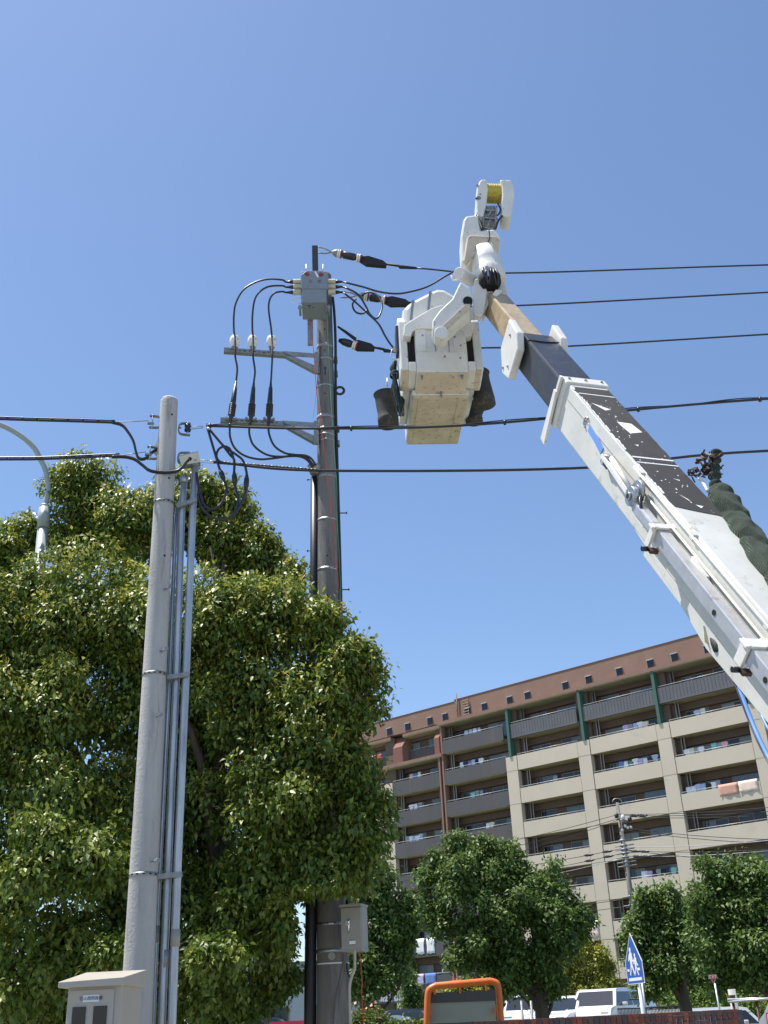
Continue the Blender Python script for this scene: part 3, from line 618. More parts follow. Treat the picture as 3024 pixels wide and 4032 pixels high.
for i, (x, xt) in enumerate(((909, 930), (988, 1000), (1059, 1067))):
    b_ = inplane(x, 1650, A2 + n2_ * .05, A2 + d2_ + n2_ * .05); t_ = inplane(xt, 1500, A2 + n2_ * .05, A2 + d2_ + n2_ * .05); Lh = np.linalg.norm(t_ - b_); aa = nrm(t_ - b_)
    mb = MB(); prof = [(-.12, .014), (0, .02), (.03, .035)]
    for k in range(6): prof += [(.06 + k * .036, .028), (.066 + k * .036, .056), (.076 + k * .036, .056), (.083 + k * .036, .028)]
    prof += [(.27, .040), (.32, .042), (Lh * .82, .030), (Lh * .83, .024), (Lh, .013)]
    lathe(mb, b_, aa, prof, 'rubber', 14); o = tag(mb.build('cable_termination'), ['leftmost', 'middle', 'rightmost'][i] + ' of three black ribbed cable terminations standing on the lower steel arm', 'cable termination', 'cable terminations on the lower arm')
    mb = MB(); mb.box(b_ - n2_ * .02, (.16, .03, .03), 'galv_dull', [d2_, n2_, UP]); mb.cyl(b_ - d2_ * .07 - n2_ * .02, b_ - d2_ * .07 + n2_ * .03, .02, 'galv_dull', 6); mb.cyl(b_ + d2_ * .07 - n2_ * .02, b_ + d2_ * .07 + n2_ * .03, .02, 'galv_dull', 6); mb.build('termination_clamp', bp)
cab_px = [[(1110, 1102), (1060, 1099), (1010, 1110), (960, 1140), (930, 1190), (921, 1240), (921, 1300)], [(1110, 1125), (1060, 1128), (1025, 1147), (1003, 1180), (994, 1240), (994, 1300)], [(1110, 1148), (1080, 1155), (1062, 1180), (1058, 1220), (1067, 1290)]]
low_px = [[(926, 1400), (934, 1450), (930, 1500)], [(996, 1400), (1004, 1460), (1000, 1500)], [(1072, 1400), (1070, 1450), (1067, 1500)]]
und_px = [[(905, 1668), (906, 1720), (925, 1765), (965, 1795), (1020, 1808), (1075, 1805), (1135, 1797), (1180, 1798), (1210, 1812), (1230, 1840)], [(983, 1668), (982, 1710), (1000, 1755), (1050, 1790), (1110, 1798), (1170, 1793), (1210, 1804), (1236, 1836)], [(1056, 1668), (1060, 1710), (1080, 1755), (1120, 1783), (1160, 1790), (1200, 1793), (1225, 1805), (1244, 1832)]]
pos = ['outermost', 'middle', 'innermost']
for i in range(3):
    pts = [BUSH_L[i]]; n1 = len(cab_px[i])
    for j, (x, y) in enumerate(cab_px[i]): pts.append(PD(x, y, DS + (DB - .4 - DS) * (j + 1) / n1))
    pts.append(INS[i])
    for j, (x, y) in enumerate(low_px[i]): pts.append(PD(x, y, DB - .37 + .05 * j))
    mb = MB(); mb.cable(pts, .0155, 'rubber', 8, 6); tag(mb.build('power_cable'), f'{pos[i]} of three black cables arching from switch box past the white insulators', 'cable', 'cables arching left of the switch box')
    mb = MB(); mb.cable([PD(x, y, DB - .32 + (.14 * j / len(und_px[i]))) for j, (x, y) in enumerate(und_px[i])], .0165, 'rubber', 8, 6); tag(mb.build('power_cable'), f'{pos[i]} of three black cables sagging from the lower arm to the clamp on the pole', 'cable', 'cables sagging below the lower arm')
# conduit clamp funnel and black conduit down the pole
mb = MB(); p = PD(1238, 1850, DB - .1); mb.tube([p + UP * .06, p + UP * .02, p - UP * .08], [.11, .10, .06], 'galv_dull', 14); mb.build('cable_funnel', bp)
mb = MB(); c1 = PD(1238, 1880, DB - .02); c2 = PD(1237, 2300, DB + .0); c3 = PD(1222, 3900, DB - .0); e_ = c3 + (c3 - c2) * (c3[2] / (c2[2] - c3[2])); mb.tube([c1, c2, c3, e_], [.055, .06, .075, .075], 'plastic_black', 16); mb.build('conduit', bp)
mb = MB(); mb.cable([PD(1310, 1170, DB - .1), PD(1316, 1230, DB - .1), PD(1321, 1350, DB - .05), PD(1322, 1600, DB - .05), PD(1330, 1900, DB - .05), PD(1340, 2250, DB - .05), PD(1347, 2600, DB - .1), PD(1356, 3100, DB - .1), PD(1366, 3500, DB - .15), PD(1367, 3580, DB - .2)], .022, 'plastic_black', 8); mb.build('riser_cable', bp)
mb = MB(); c = PD(1338, 1538, DB - .05)
for rr in (.055, .066, .077): mb.tube([c + (rt2 * math.cos(a * math.pi / 12) + UP * math.sin(a * math.pi / 12)) * rr + tocam2 * .0 for a in range(25)], .010, 'rubber', 6, False)
tag(mb.build('cable_coil'), 'small black coil of cable strapped to the right side of the dark pole', 'cable coil')
mb = MB(); mb.cable([PD(x, y, DB - .5 - .0 * i) for i, (x, y) in enumerate([(1222, 1262), (1235, 1390), (1248, 1560), (1262, 1650), (1280, 1800), (1298, 1950), (1312, 2100), (1345, 2440), (1380, 3000), (1398, 3500), (1424, 3840), (1424, 3900), (1430, 4032)])], .0055, 'rope_red', 5); tag(mb.build('rope'), 'thin red rope trailing down the front of the dark pole', 'rope')
mb = MB(); mb.cable([PD(x, y, DB - .4) for (x, y) in [(1288, 1222), (1292, 1350), (1302, 1550), (1312, 1720), (1325, 1900), (1328, 2050), (1340, 2300), (1360, 3000), (1372, 3560)]], .005, 'rope_green', 5); tag(mb.build('rope'), 'thin green rope trailing down the right side of the dark pole', 'rope')
mb = MB(); mb.cable([PD(1246, 1535, DB - .3), PD(1240, 1600, DB - .3), PD(1232, 1648, DB - .3)], .004, 'blue', 5); mb.cable([PD(1262, 1360, DB - .4), PD(1252, 1480, DB - .3), PD(1246, 1535, DB - .3)], .005, 'darksteel', 5); tag(mb.build('rope'), 'short blue cord knotted between the two steel arms', 'rope')
# grey pole box
sb = PD(1370, 3660, DB - .45); bx = thing('switch_cabinet', 'grey steel switch cabinet with chrome handle strapped to the dark pole', 'electrical cabinet', sb)
fx = nrm([1, -.28, 0]); fy = np.array([-fx[1], fx[0], 0]) * -1; fy = fy if fy.dot(tocam2) > 0 else -fy
hz = .51; wd_ = .26; dp_ = .24; c = PD(1384, 3657, DB - .50)
mb = MB(); mb.box(c - fy * dp_ / 2, (wd_, dp_, hz), 'greige', [fx, fy, UP]); mb.build('housing', bx, .004)
mb = MB(); mb.box(c + fy * .012, (wd_ - .012, .02, hz - .04), 'greige', [fx, fy, UP]); do = mb.build('door', bx, .003)
mb = MB(); mb.box(c + UP * (hz / 2 + .008) - fy * (dp_ / 2 - .02), (wd_ + .02, dp_ + .05, .03), 'greige', [fx, fy, UP]); mb.build('hood', bx, .004)
mb = MB(); p = c + fy * .024 - fx * .045 + UP * .06; mb.cyl(p, p + fy * .008, .03, 'galv', 18); mb.build('handle_plate', do); mb = MB(); p2 = p + fx * .03 + fy * .012; mb.tube([p2 + UP * .05, p2 + UP * .02 - fx * .005, p2 - UP * .11 - fx * .01], [.012, .014, .007], 'chrome', 10); mb.build('handle', do)
mb = MB(); mb.box(c + fy * .023 + fx * .015 - UP * .155, (.075, .003, .04), 'white_flat', [fx, fy, UP]); mb.box(c + fy * .023 + fx * .015 - UP * .13, (.075, .004, .006), 'darkpaint', [fx, fy, UP]); mb.box(c + fy * .023 + fx * .015 - UP * .18, (.075, .004, .006), 'darkpaint', [fx, fy, UP]); mb.build('label_plate', do)
mb = MB(); mb.cable([PD(x, y, DB - .5 + .0 * i) for i, (x, y) in enumerate([(1396, 3738), (1397, 3780), (1396, 3815), (1385, 3845), (1377, 3880), (1377, 3940), (1380, 4040)])], .018, 'beige_metal', 8); mb.build('pipe', bx)
mb = MB(); mb.cable([PD(x, y, DB - .42) for (x, y) in [(1360, 3740), (1354, 3800), (1342, 3860), (1328, 3930), (1320, 4050)]], .026, 'concrete_dark', 8); mb.build('pipe', bx)
mb = MB(); mb.cable([PD(x, y, DB - .4) for (x, y) in [(1366, 3790), (1368, 3820), (1374, 3840), (1380, 3848)]], .012, 'rubber', 8); mb.build('pipe', bx)
p, n_ = on_shaft(1307, 3768, DB, R0, bt, bax, 138); mb = MB(); mb.cyl(p, p + n_ * .006, .045, 'panelgrey', 20); mb.build('round_plate', bp)

# strain insulator strings and conductors on the right
def strainset(px, D, ring, body, label, big=True):
    # px: pixels of start, bell, ring2, body start, body end, thin end
    P = [PD(x, y, D) for x, y in px]; mb = MB(); t = thing('strain_insulator', label, 'insulator', P[0], 'strain insulators of the power lines')
    m1 = MB(); aa = nrm(P[2] - P[1]); L_ = np.linalg.norm(P[2] - P[1])
    if big:
        m1.cable([P[0] + UP * .07, P[0] * .5 + P[1] * .5 + UP * .055, P[1]], .012, 'galv_dull'); m1.cable([P[0] - UP * .06, P[0] * .5 + P[1] * .5 - UP * .05, P[1]], .012, 'galv_dull'); m1.build('link', t)
        m1 = MB(); lathe(m1, P[1], aa, [(0, .02), (.04, .05), (.08, .065), (.10, .07)], 'galv_dull', 14); m1.build('bell', t)
    for off in ((.0, L_) if big else (L_,)):
        m2 = MB(); b0_ = P[1] + aa * (.10 + off - (0 if big else 0)); lathe(m2, b0_, aa, [(0, .06), (.01, .075), (.025, .075), (.03, .06), (.04, .06), (.045, .078), (.06, .078), (.065, .06)], 'porcelain', 16); lathe(m2, b0_ + aa * .066, aa, [(0, .072), (.014, .072)], 'redring', 16); m2.build('insulator_disc', t)
    m3 = MB(); lathe(m3, P[1] + aa * .20, aa, [(0, .05), (.02, .068), (L_ - .15, .062), (L_ - .10, .04)] if big else [(-.18, .03), (-.1, .06), (.0, .065), (.05, .05)], 'rubber', 12); m3.build('sleeve', t)
    ab = nrm(P[4] - P[3]); Lb = np.linalg.norm(P[4] - P[3]); s_ = nrm(np.cross(ab, tocam2)); s_ = s_ if s_[2] > 0 else -s_
    m4 = MB(); m4.prism([P[3] + s_ * .05 - ab * .02, P[3] + s_ * .095 + ab * Lb * .2, P[3] + s_ * .07 + ab * Lb * .8, P[4] + s_ * .02, P[4] - s_ * .03, P[3] - s_ * .085 + ab * Lb * .25, P[3] - s_ * .03 - ab * .02], -tocam2 * .09, 'rubber_matt'); m4.build('body_cover', t, .008)
    m5 = MB(); m5.cable([P[4], (P[4] + P[5]) / 2 - UP * .005, P[5]], [.018] * 13, 'rubber_matt') if False else m5.tube([P[4], P[4] * .6 + P[5] * .4, P[4] * .55 + P[5] * .45 - UP * .02, P[5]], [.02, .022, .034, .02], 'rubber_matt', 8); m5.build('tail_sleeve', t)
    return P[5]
E1_ = strainset([(1254, 985), (1306, 993), (1383, 1010), (1424, 1018), (1522, 1040), (1640, 1056)], DB, 0, 0, 'strain insulator string at the very top of the dark pole holding the highest line')
E2_ = strainset([(1340, 1160), (1410, 1163), (1478, 1175), (1520, 1180), (1612, 1192), (1690, 1203)], DB, 0, 0, 'strain insulator string beside the looped cable, second down, half behind the bucket')
E3_ = strainset([(1322, 1335), (1330, 1338), (1366, 1350), (1390, 1352), (1475, 1368), (1560, 1386)], DB, 0, 0, 'lowest strain insulator with a black fin pointing up left beside the dark pole', big=False)
mb = MB(); mb.tube([PD(1330, 1286, DB), PD(1358, 1305, DB), PD(1400, 1336, DB)], [.016, .024, .03], 'rubber_matt', 8); tag(mb.build('arrester_fin'), 'black tapered rod sticking up left from the lowest strain insulator', 'insulator cover')
def span(name, A, mids, right, label, r=.014, ext=1.0, twist=False, group='overhead lines', zr=None, mk='rubber'):
    B = PZ(right[0], right[1], A[2] if zr is None else zr)
    pts = [A] + [inplane(x, y, A, B) for x, y in mids] + [B]; e_ = B + (B - pts[-2]) / np.linalg.norm(B - pts[-2]) * np.linalg.norm(B - A) * ext; e_[2] = B[2] + (B[2] - pts[-2][2]) * .5
    sp_ = smooth_pts(pts + [e_], 10); mb = MB(); mb.tube(sp_, r, mk, 6)
    if twist:
        acc = 0; tw = []; pitch = .9
        den = []
        for i in range(len(sp_) - 1):
            nseg = max(1, int(np.linalg.norm(sp_[i + 1] - sp_[i]) / .09))
            for k in range(nseg): den.append(sp_[i] + (sp_[i + 1] - sp_[i]) * k / nseg)
        for i, p in enumerate(den): tw.append(p + UP * (.016 + .010 * math.cos(i * .5)) + np.array([0, .014 * math.sin(i * .5), 0]))
        mb.tube(tw, .007, mk, 5)
        for i in range(8, len(den) - 1, 14): c = den[i]; d_ = nrm(den[i + 1] - den[i]); mb.tube([c - d_ * .012, c + d_ * .012], [.03, .03], mk, 6)
    return tag(mb.build(name), label, 'overhead wire', group)
span('power_line', E1_, [(1996, 1075)], (3024, 1043), 'topmost power line running right behind the jib head', zr=E1_[2] - .1)
span('power_line', E2_, [(2040, 1203)], (3024, 1151), 'second power line from the top, running behind the upper boom', zr=E2_[2] - .1)
span('power_line', E3_, [(1900, 1370), (2200, 1365)], (3024, 1316), 'third power line from the top, running behind the bucket', zr=E3_[2] - .1)
for nm, pxs, D, lab in (('a', [(1370, 1115), (1430, 1130), (1490, 1148), (1550, 1156), (1600, 1152), (1680, 1130), (1750, 1090), (1795, 1064)], (DS, DB), 'cable from the right side of the switch box rising to join the top power line'),
                        ('b', [(1370, 1137), (1410, 1160), (1440, 1205), (1455, 1235), (1480, 1255), (1498, 1235), (1504, 1195), (1480, 1158), (1445, 1152), (1425, 1165)], (DS, DB - .1), 'cable looping in a pale curl beside the second strain insulator'),
                        ('c', [(1360, 1158), (1400, 1190), (1445, 1232), (1490, 1275), (1515, 1320), (1535, 1352), (1555, 1376)], (DS, DB - .6), 'cable from the switch box dropping down to the left side of the bucket'),
                        ('d', [(1402, 1176), (1388, 1200), (1400, 1228), (1428, 1235), (1448, 1218)], (DS + .3, DS + .4), 'small black cable ring hanging between switch box and bucket')):
    i = 'abcd'.index(nm); pts = [PD(x, y, D[0] + (D[1] - D[0]) * j / (len(pxs) - 1)) for j, (x, y) in enumerate(pxs)]
    if i < 3: pts = [BUSH_R[i]] + pts
    mb = MB(); mb.cable(pts, .0155, 'rubber', 8); tag(mb.build('power_cable'), lab, 'cable', 'cables right of the switch box')
rt, tocam = _rt, _tc
# service lines between the near pole and both sides
A = CR1 + rt * .05; z_ = A[2]
mb = MB(); mb.cable([CR1 + rt * .03 + UP * .02, PD(800, 1678, DP)], .004, 'galv_dull'); mb.cable([CR1 + rt * .03 - UP * .01, PD(800, 1684, DP)], .004, 'galv_dull'); tag(mb.build('guy_loop'), 'thin steel loop holding the upper service line to the near pole insulator', 'wire')
span('service_line', PD(812, 1676, DP), [(860, 1678), (1280, 1687), (1900, 1670)], (3024, 1570), 'upper black wrapped service line crossing in front of the bucket', .014, 1.0, True)
span('service_line', PD(836, 1818, DP), [(900, 1825), (1280, 1853), (2300, 1842)], (3024, 1775), 'lower black service line from the near pole, passing below the bucket', .015, 1.0, False)
mb = MB(); p0 = PD(840, 1818, DP); den = [PD(840 + i * 5, 1819 + .0835 * i * 5 - (.00001 * (i * 5) ** 2), DP - .001 * i) for i in range(84)]
for ph in (0, math.pi): mb.tube([p + UP * .011 * math.cos(i * 1.1 + ph) + tocam * .011 * math.sin(i * 1.1 + ph) for i, p in enumerate(den)], .010, 'rubber', 5)
tag(mb.build('service_line'), 'thick twisted stretch of cable just right of the near pole, above the tree', 'overhead wire')
mb = MB(); mb.cable([PD(790, 1810, DP), PD(832, 1815, DP)], .003, 'galv'); mb.cable([PD(790, 1820, DP), PD(832, 1824, DP)], .003, 'galv'); p = PD(833, 1818, DP); mb.tube([p - rt * .02, p + rt * .02], .018, 'porcelain', 10); tag(mb.build('egg_insulator'), 'small white egg insulator on the lower service line by the near pole', 'insulator')
def lspan(A, mids, left, label):
    B = PZ(left[0], left[1], A[2]); pts = [A] + [inplane(x, y, A, B) for x, y in mids] + [B]; pts.append(B + (B - pts[-2]) * 1.5)
    sp_ = smooth_pts(pts, 10); mb = MB(); mb.tube(sp_, .013, 'rubber', 6); mb.tube([p + UP * .022 + tocam * .008 for p in sp_], .008, 'rubber', 5)
    for i in range(4, len(sp_) - 1, 4): c = sp_[i] + UP * .01; d_ = nrm(sp_[i + 1] - sp_[i]); mb.tube([c - d_ * .03 - UP * .02, c + d_ * .03 + UP * .02], .008, 'rubber', 5)
    tag(mb.build('service_line'), label, 'overhead wire', 'overhead lines')
lspan(PD(452, 1664, DP), [(300, 1659), (150, 1655)], (0, 1650), 'upper service line leaving the photo on the left above the lamp')
lspan(PD(470, 1795, DP), [(300, 1802), (150, 1808)], (0, 1809), 'lower service line leaving the photo on the left across the lamp arm')
mb = MB(); mb.cable([CL1 - rt * .04, PD(452, 1662, DP)], .005, 'galv_dull'); tag(mb.build('guy_wire'), 'thin steel wire ending at the upper left bracket of the near pole', 'wire')
mb = MB(); mb.cable([CL2 - rt * .04, PD(470, 1794, DP)], .005, 'galv_dull'); tag(mb.build('guy_wire'), 'thin steel wire ending at the lower left bracket of the near pole', 'wire')
mb = MB()
for k in (0, 1): mb.cable([PD(x, y + k * 5, DP + k * .02) for x, y in [(440, 1660), (480, 1672), (505, 1700), (525, 1735), (535, 1775), (543, 1798), (560, 1806), (580, 1798), (600, 1778), (618, 1768)]], .012, 'rubber', 8)
tag(mb.build('drop_cable'), 'pair of thick black cables curving down from upper left line into the rear box', 'cable')
mb = MB()
for k in (0, 1): mb.cable([PD(x, y + k * 6, DP - .16 + k * .02) for x, y in [(440, 1796), (490, 1796), (530, 1806), (560, 1828), (590, 1850), (640, 1858), (690, 1854), (715, 1840), (735, 1815), (747, 1804)]], .011, 'rubber', 8)
tag(mb.build('drop_cable'), 'pair of black cables sagging across the near pole into the front junction box', 'cable')
for pxs, con, lab in (([(816, 1682), (845, 1780), (866, 1850), (882, 1891), (892, 1924), (875, 1977), (836, 2005), (800, 1980), (781, 1911), (774, 1860)], (2, 3), 'leftmost hanging service cable loop in front of the tree top'),
                      ([(822, 1689), (870, 1745), (905, 1790), (922, 1812), (922, 1860), (925, 1911), (938, 1964), (925, 2015), (889, 2044), (836, 2036), (796, 2000), (779, 1945)], (4, 5), 'middle hanging service cable loop with a fat black joint'),
                      ([(819, 1684), (880, 1755), (930, 1790), (957, 1815), (972, 1870), (968, 1930), (945, 1990), (915, 2035), (870, 2046), (825, 2030), (790, 1990)], (4, 5), 'rightmost and largest hanging service cable loop'),
                      ([(900, 1826), (866, 1818), (852, 1795), (862, 1768), (885, 1758), (905, 1768), (918, 1800)], None, 'small copper sheathed ring in the hanging service cables')):
    mb = MB(); P = [PD(x, y, DP - .05) for x, y in pxs]; mb.cable(P, .014, 'rubber', 8)
    if con: a, b = P[con[0]], P[con[1]]; mb.tube([a, a * .7 + b * .3, a * .3 + b * .7, b], [.016, .03, .03, .016], 'rubber', 10)
    tag(mb.build('service_cable'), lab, 'cable', 'service cables hanging right of the near pole')

# ================================================================== STREET LAMP
DL = 15.2
lp = PD(150, 2500, DL); lamp = thing('street_lamp', 'grey-green street lamp with a long curved arm behind the tree at the far left', 'street lamp', (lp[0], lp[1], 0))
p0 = PD(176, 2000, DL); pb = PD(150, 2300, DL); d_ = (pb - p0) / (p0[2] - pb[2]); mb = MB(); mb.tube([p0, p0 + d_ * .35], [.085, .09], 'lampgrey', 16); mb.tube([p0 + d_ * .36, p0 + d_ * p0[2]], [.08, .13], 'lampgrey', 16); mb.tube([p0 + UP * .07, p0 + UP * .04, p0], [.04, .075, .085], 'lampgrey', 16); mb.build('pole', lamp)
arm = [(177, 1990), (190, 1931), (181, 1858), (157, 1805), (130, 1758), (76, 1712), (0, 1672)]
P = [PD(x, y, DL) for x, y in arm]; P.append(P[-1] + (P[-1] - P[-2]) * 1.5 - UP * .12); mb = MB(); mb.cable(P, .042, 'lampgrey', 12); mb.build('arm', lamp)
mb = MB(); e_ = P[-1]; d_ = nrm(P[-1] - P[-2]); lathe(mb, e_, d_, [(0, .05), (.05, .11), (.3, .15), (.6, .13), (.75, .02)], 'lampgrey', 14); mb.build('lamp_head', lamp)

# ================================================================== AERIAL LIFT (bucket truck)
KS = .9                                               # scale of the whole machine about the eye chosen so the jib clears the wires
r1 = ray(1962, 1203); r2 = ray(2600, 1962); nn0 = np.cross(r1, r2)
a_ = math.radians(-16); hzv = np.array([math.sin(a_), math.cos(a_), 0]); e_ = math.atan2(-hzv.dot(nn0), nn0[2]) % math.pi
BDn = hzv * math.cos(e_) + UP * math.sin(e_)
BT = EYE + RM @ (_cam(1962, 1203) / F * 15 * KS)
BH = nrm(np.cross(BDn, UP)); BV = np.cross(BH, BDn); BAX = [BH, BV, -BDn]
def B3(u, a, b): return BT - BDn * u * KS + BH * (a - .035) * KS + BV * b * KS
base = B3(11.2, 0, 0); truck = thing('bucket_truck', 'white aerial lift with dark telescopic boom reaching up to the two poles', 'aerial lift truck', (base[0], base[1], 0))
def bbox(name, u0, u1, w_, h_, mk, parent=truck, a=0, b=0, bev=.01, w2=None, h2=None):
    mb = MB(); c0_ = [B3(u0, a + x * w_ / 2, b + y * h_ / 2) for x, y in ((-1, -1), (1, -1), (1, 1), (-1, 1))]; W2 = w2 or w_; H2 = h2 or h_
    c1_ = [B3(u1, a + x * W2 / 2, b + y * H2 / 2) for x, y in ((-1, -1), (1, -1), (1, 1), (-1, 1))]
    mb.hexa(c0_ + c1_, mk); return mb.build(name, parent, bev * KS)
bbox('inner_boom', -.05, 2.2, .285, .33, 'fibre', bev=.02)
mid = bbox('middle_boom', 1.75, 4.2, .44, .42, 'blueblack', bev=.025)
for sd in (-1, 1):
    mb = MB(); s_ = sd * .25
    pl_ = [B3(1.55, s_, .30), B3(1.95, s_, .26), B3(2.12, s_, .10), B3(2.08, s_, -.33), B3(1.80, s_, -.36), B3(1.52, s_, -.12)]
    mb.prism(pl_, BH * sd * .10 * KS, 'white'); mb.build('end_cover', mid, .02 * KS)
    for (u, b) in ((1.75, .15), (1.95, -.2), (1.80, -.28)):
        if sd < 0: mb = MB(); p = B3(u, s_ - .101, b); mb.cyl(p, p - BH * .012, .014, 'galv_dull', 8); mb.build('bolt', mid)
mb = MB(); mb.cable([B3(2.05, -.22, .213), B3(2.07, 0, .22), B3(2.0, .22, .213)], .008, 'rubber'); mb.build('hose', mid)
outer = bbox('outer_boom', 3.55, 11.0, .475, .53, 'white_clean', bev=.02)
bbox('boom_collar', 3.42, 3.60, .53, .58, 'white', outer, bev=.015)
mb = MB(); mb.prism([B3(3.42, -.285, .12), B3(3.50, -.285, .12), B3(3.58, -.285, -.52), B3(3.44, -.285, -.50)], -BH * .028, 'white'); mb.prism([B3(3.44, -.27, .3), B3(3.5, -.27, .3), B3(3.5, -.27, -.45), B3(3.44, -.27, -.45)], -BH * .03, 'white_clean'); mb.build('guide_plate', outer, .004)
for i in range(3):
    mb = MB(); p = B3(3.5, -.2 + i * .2, .292); mb.cyl(p, p + BV * .012, .014, 'galv_dull', 8); mb.build('bolt', outer)
def plate(name, pts, mk, parent=outer, th=.004, lift=.002, face='top'):
    if face == 'top': P_ = [B3(u, a, .265 + lift) for u, a in pts]; v_ = BV
    else: P_ = [B3(u, -.2375 - lift, b) for u, b in pts]; v_ = -BH
    mb = MB(); mb.prism(P_, v_ * th, mk); return mb.build(name, parent)
def jag(u0, u1, a, n, amp):
    return [(u0 + (u1 - u0) * i / n, a + rnd.uniform(-amp, amp)) for i in range(n + 1)]
tapeL = jag(3.68, 6.42, -.224, 24, .006); tapeR = jag(6.55, 3.68, .225, 50, .005)
plate('nonslip_tape', tapeL + [(6.46, -.1), (6.5, .05), (6.52, .15)] + tapeR, 'tape', th=.003)
for u, (a0, a1), t in ((3.86, (-.21, .215), .018), (5.42, (-.22, .22), .026), (5.54, (-.22, .22), .018)):
    plate('paint_stripe', [(u, a0), (u + .01, a1), (u + .01 + t, a1), (u + t, a0)], 'white_flat', th=.0025, lift=.0055)
for pts in ([(4.12, -.16), (4.30, -.06), (4.26, .02), (4.18, -.08)], [(4.58, -.04), (4.60, .12), (4.80, .16), (4.86, .0), (4.70, -.03)], [(5.13, -.07), (5.15, -.03), (5.17, -.05)], [(4.42, .0), (4.44, .02), (4.45, .0)], [(5.85, .03), (5.87, .09), (5.89, .08)], [(6.18, -.06), (6.25, -.03), (6.32, .0), (6.26, -.01), (6.2, -.045)], [(6.36, .02), (6.38, .09), (6.42, .05)]):
    plate('bare_patch', pts, 'white_flat', th=.002, lift=.0055)
mb = MB()
for i in range(46):
    u_ = rnd.uniform(4.0, 6.35); a_q = -.10 + .1 * (u_ - 5.7) / .6 + rnd.gauss(0, .012) if (i < 22 and u_ > 5.6) else rnd.uniform(-.2, .2); e_q = rnd.uniform(.004, .010)
    mb.prism([B3(u_, a_q - e_q, .2705), B3(u_ - e_q, a_q + e_q * .3, .2705), B3(u_ + e_q * .4, a_q + e_q, .2705), B3(u_ + e_q * 1.6, a_q - e_q * .2, .2705)], BV * .002, 'white_flat')
tag(mb.build('paint_chips', outer), kind='stuff')
# worn white edge line along the tape
chips = [(u, max(.004, .018 + .02 * mn.noise(Vector((u * 4, 0, 0))) + rnd.uniform(-.006, .01))) for u in np.arange(3.7, 6.3, .035) if mn.noise(Vector((u * 2.3, 5, 0))) > -.12]
mb = MB()
for u, wv in chips:
    mb.prism([B3(u, -.236, .2705), B3(u, -.236 + wv, .2705), B3(u + .04, -.236 + wv * .7, .2705), B3(u + .04, -.236, .2705)], BV * .003, 'white_flat')
mb.build('worn_edge', outer)
# seam ledge, rods and rails along the left side face
mb = MB(); mb.tube([B3(5.6, -.262, .24), B3(11, -.262, .24)], .014, 'white_clean', 8)
for u in (5.75, 6.9, 8.2, 9.4): mb.box(B3(u, -.25, .24), (.04, .05, .05), 'white_clean', BAX)
mb.build('guide_rod', outer)
mb = MB(); mb.tube([B3(5.9, -.268, .135), B3(11, -.268, .135)], .01, 'white_clean', 8); mb.build('hose', outer)
plate('side_seam', [(3.7, .12), (11, .12), (11, .112), (3.7, .112)], 'greige', th=.003, face='side')
pan = bbox('lower_guard', 6.2, 11.0, .10, .18, 'white_clean', outer, a=-.17, b=-.30, bev=.01, h2=.12)
mb = MB(); mb.prism([B3(5.9, -.232, -.262), B3(6.8, -.232, -.34), B3(7.6, -.232, -.43), B3(8.6, -.232, -.37), B3(11, -.232, -.37), B3(11, -.232, -.262)], BH * .02, 'white_clean'); mb.build('side_plate', outer, .004)
def BJ(u, a, b): return B3(u, -.2375 + (a + .2375) * .74, .04 + (b + .135) * .74)
# jib tube rack
rack = bbox('jib_tube', 6.45, 8.25, .115, .13, 'alu', a=-.345, b=.04, bev=.008)
bbox('jib_tube', 8.32, 11.0, .13, .145, 'alu', a=-.35, b=.04, bev=.008)
bbox('tube_head', 6.02, 6.44, .10, .11, 'alu', rack, a=-.345, b=.04, bev=.02)
for u0, L_ in ((6.55, .07), (8.28, .10)):
    mb = MB(); mb.box(BJ(u0, -.385, -.03), (.22, .02, L_), 'white', BAX); mb.box(BJ(u0, -.50, -.15), (.02, .19, L_), 'white', BAX); mb.box(BJ(u0, -.26, -.08), (.08, .1, L_), 'white', BAX); cl_ = mb.build('tube_clamp', rack, .005)
    mb = MB(); p = BJ(u0 + .06, -.53, -.30); mb.cyl(p, p - BH * .05, .022, 'rubber', 12); mb.cyl(p + BH * .02, p + BH * .10, .016, 'white', 10); mb.build('clamp_knob', cl_)
    mb = MB(); mb.box(BJ(u0 + .09, -.47, -.30), (.07, .03, .05), 'brownjunk', BAX); mb.build('latch', cl_)
for u in (7.75, 8.6):
    mb = MB(); p = BJ(u, -.462 if u < 8 else -.476, -.15); mb.cyl(p, p - BH * .006, .022, 'slot', 12); mb.build('bolt_hole', rack)
mb = MB(); p = BJ(5.95, -.47, -.06); mb.cyl(p, p + BH * .05, .085, 'galv', 20); mb.cyl(p - BH * .02, p, .035, 'galv', 14); mb.cyl(p - BH * .022, p - BH * .019, .022, 'slot', 12); p = BJ(5.9, -.36, -.02); mb.cyl(p, p + BH * .03, .1, 'galv', 20); mb.cyl(p - BH * .01, p + BH * .05, .06, 'galv_dull', 16); mb.build('sheave', rack)
mb = MB(); mb.hexa([BJ(4.98, -.34, -.09), BJ(4.98, -.29, -.09), BJ(4.98, -.29, -.16), BJ(4.98, -.34, -.16), BJ(5.95, -.40, -.08), BJ(5.95, -.35, -.08), BJ(5.95, -.35, -.18), BJ(5.95, -.40, -.18)], 'white'); mb.build('link_arm', rack, .008)
mb = MB(); mb.tube([BJ(5.2, -.33, -.02), BJ(5.85, -.40, -.03)], .022, 'white', 10); mb.build('link_rod', rack)
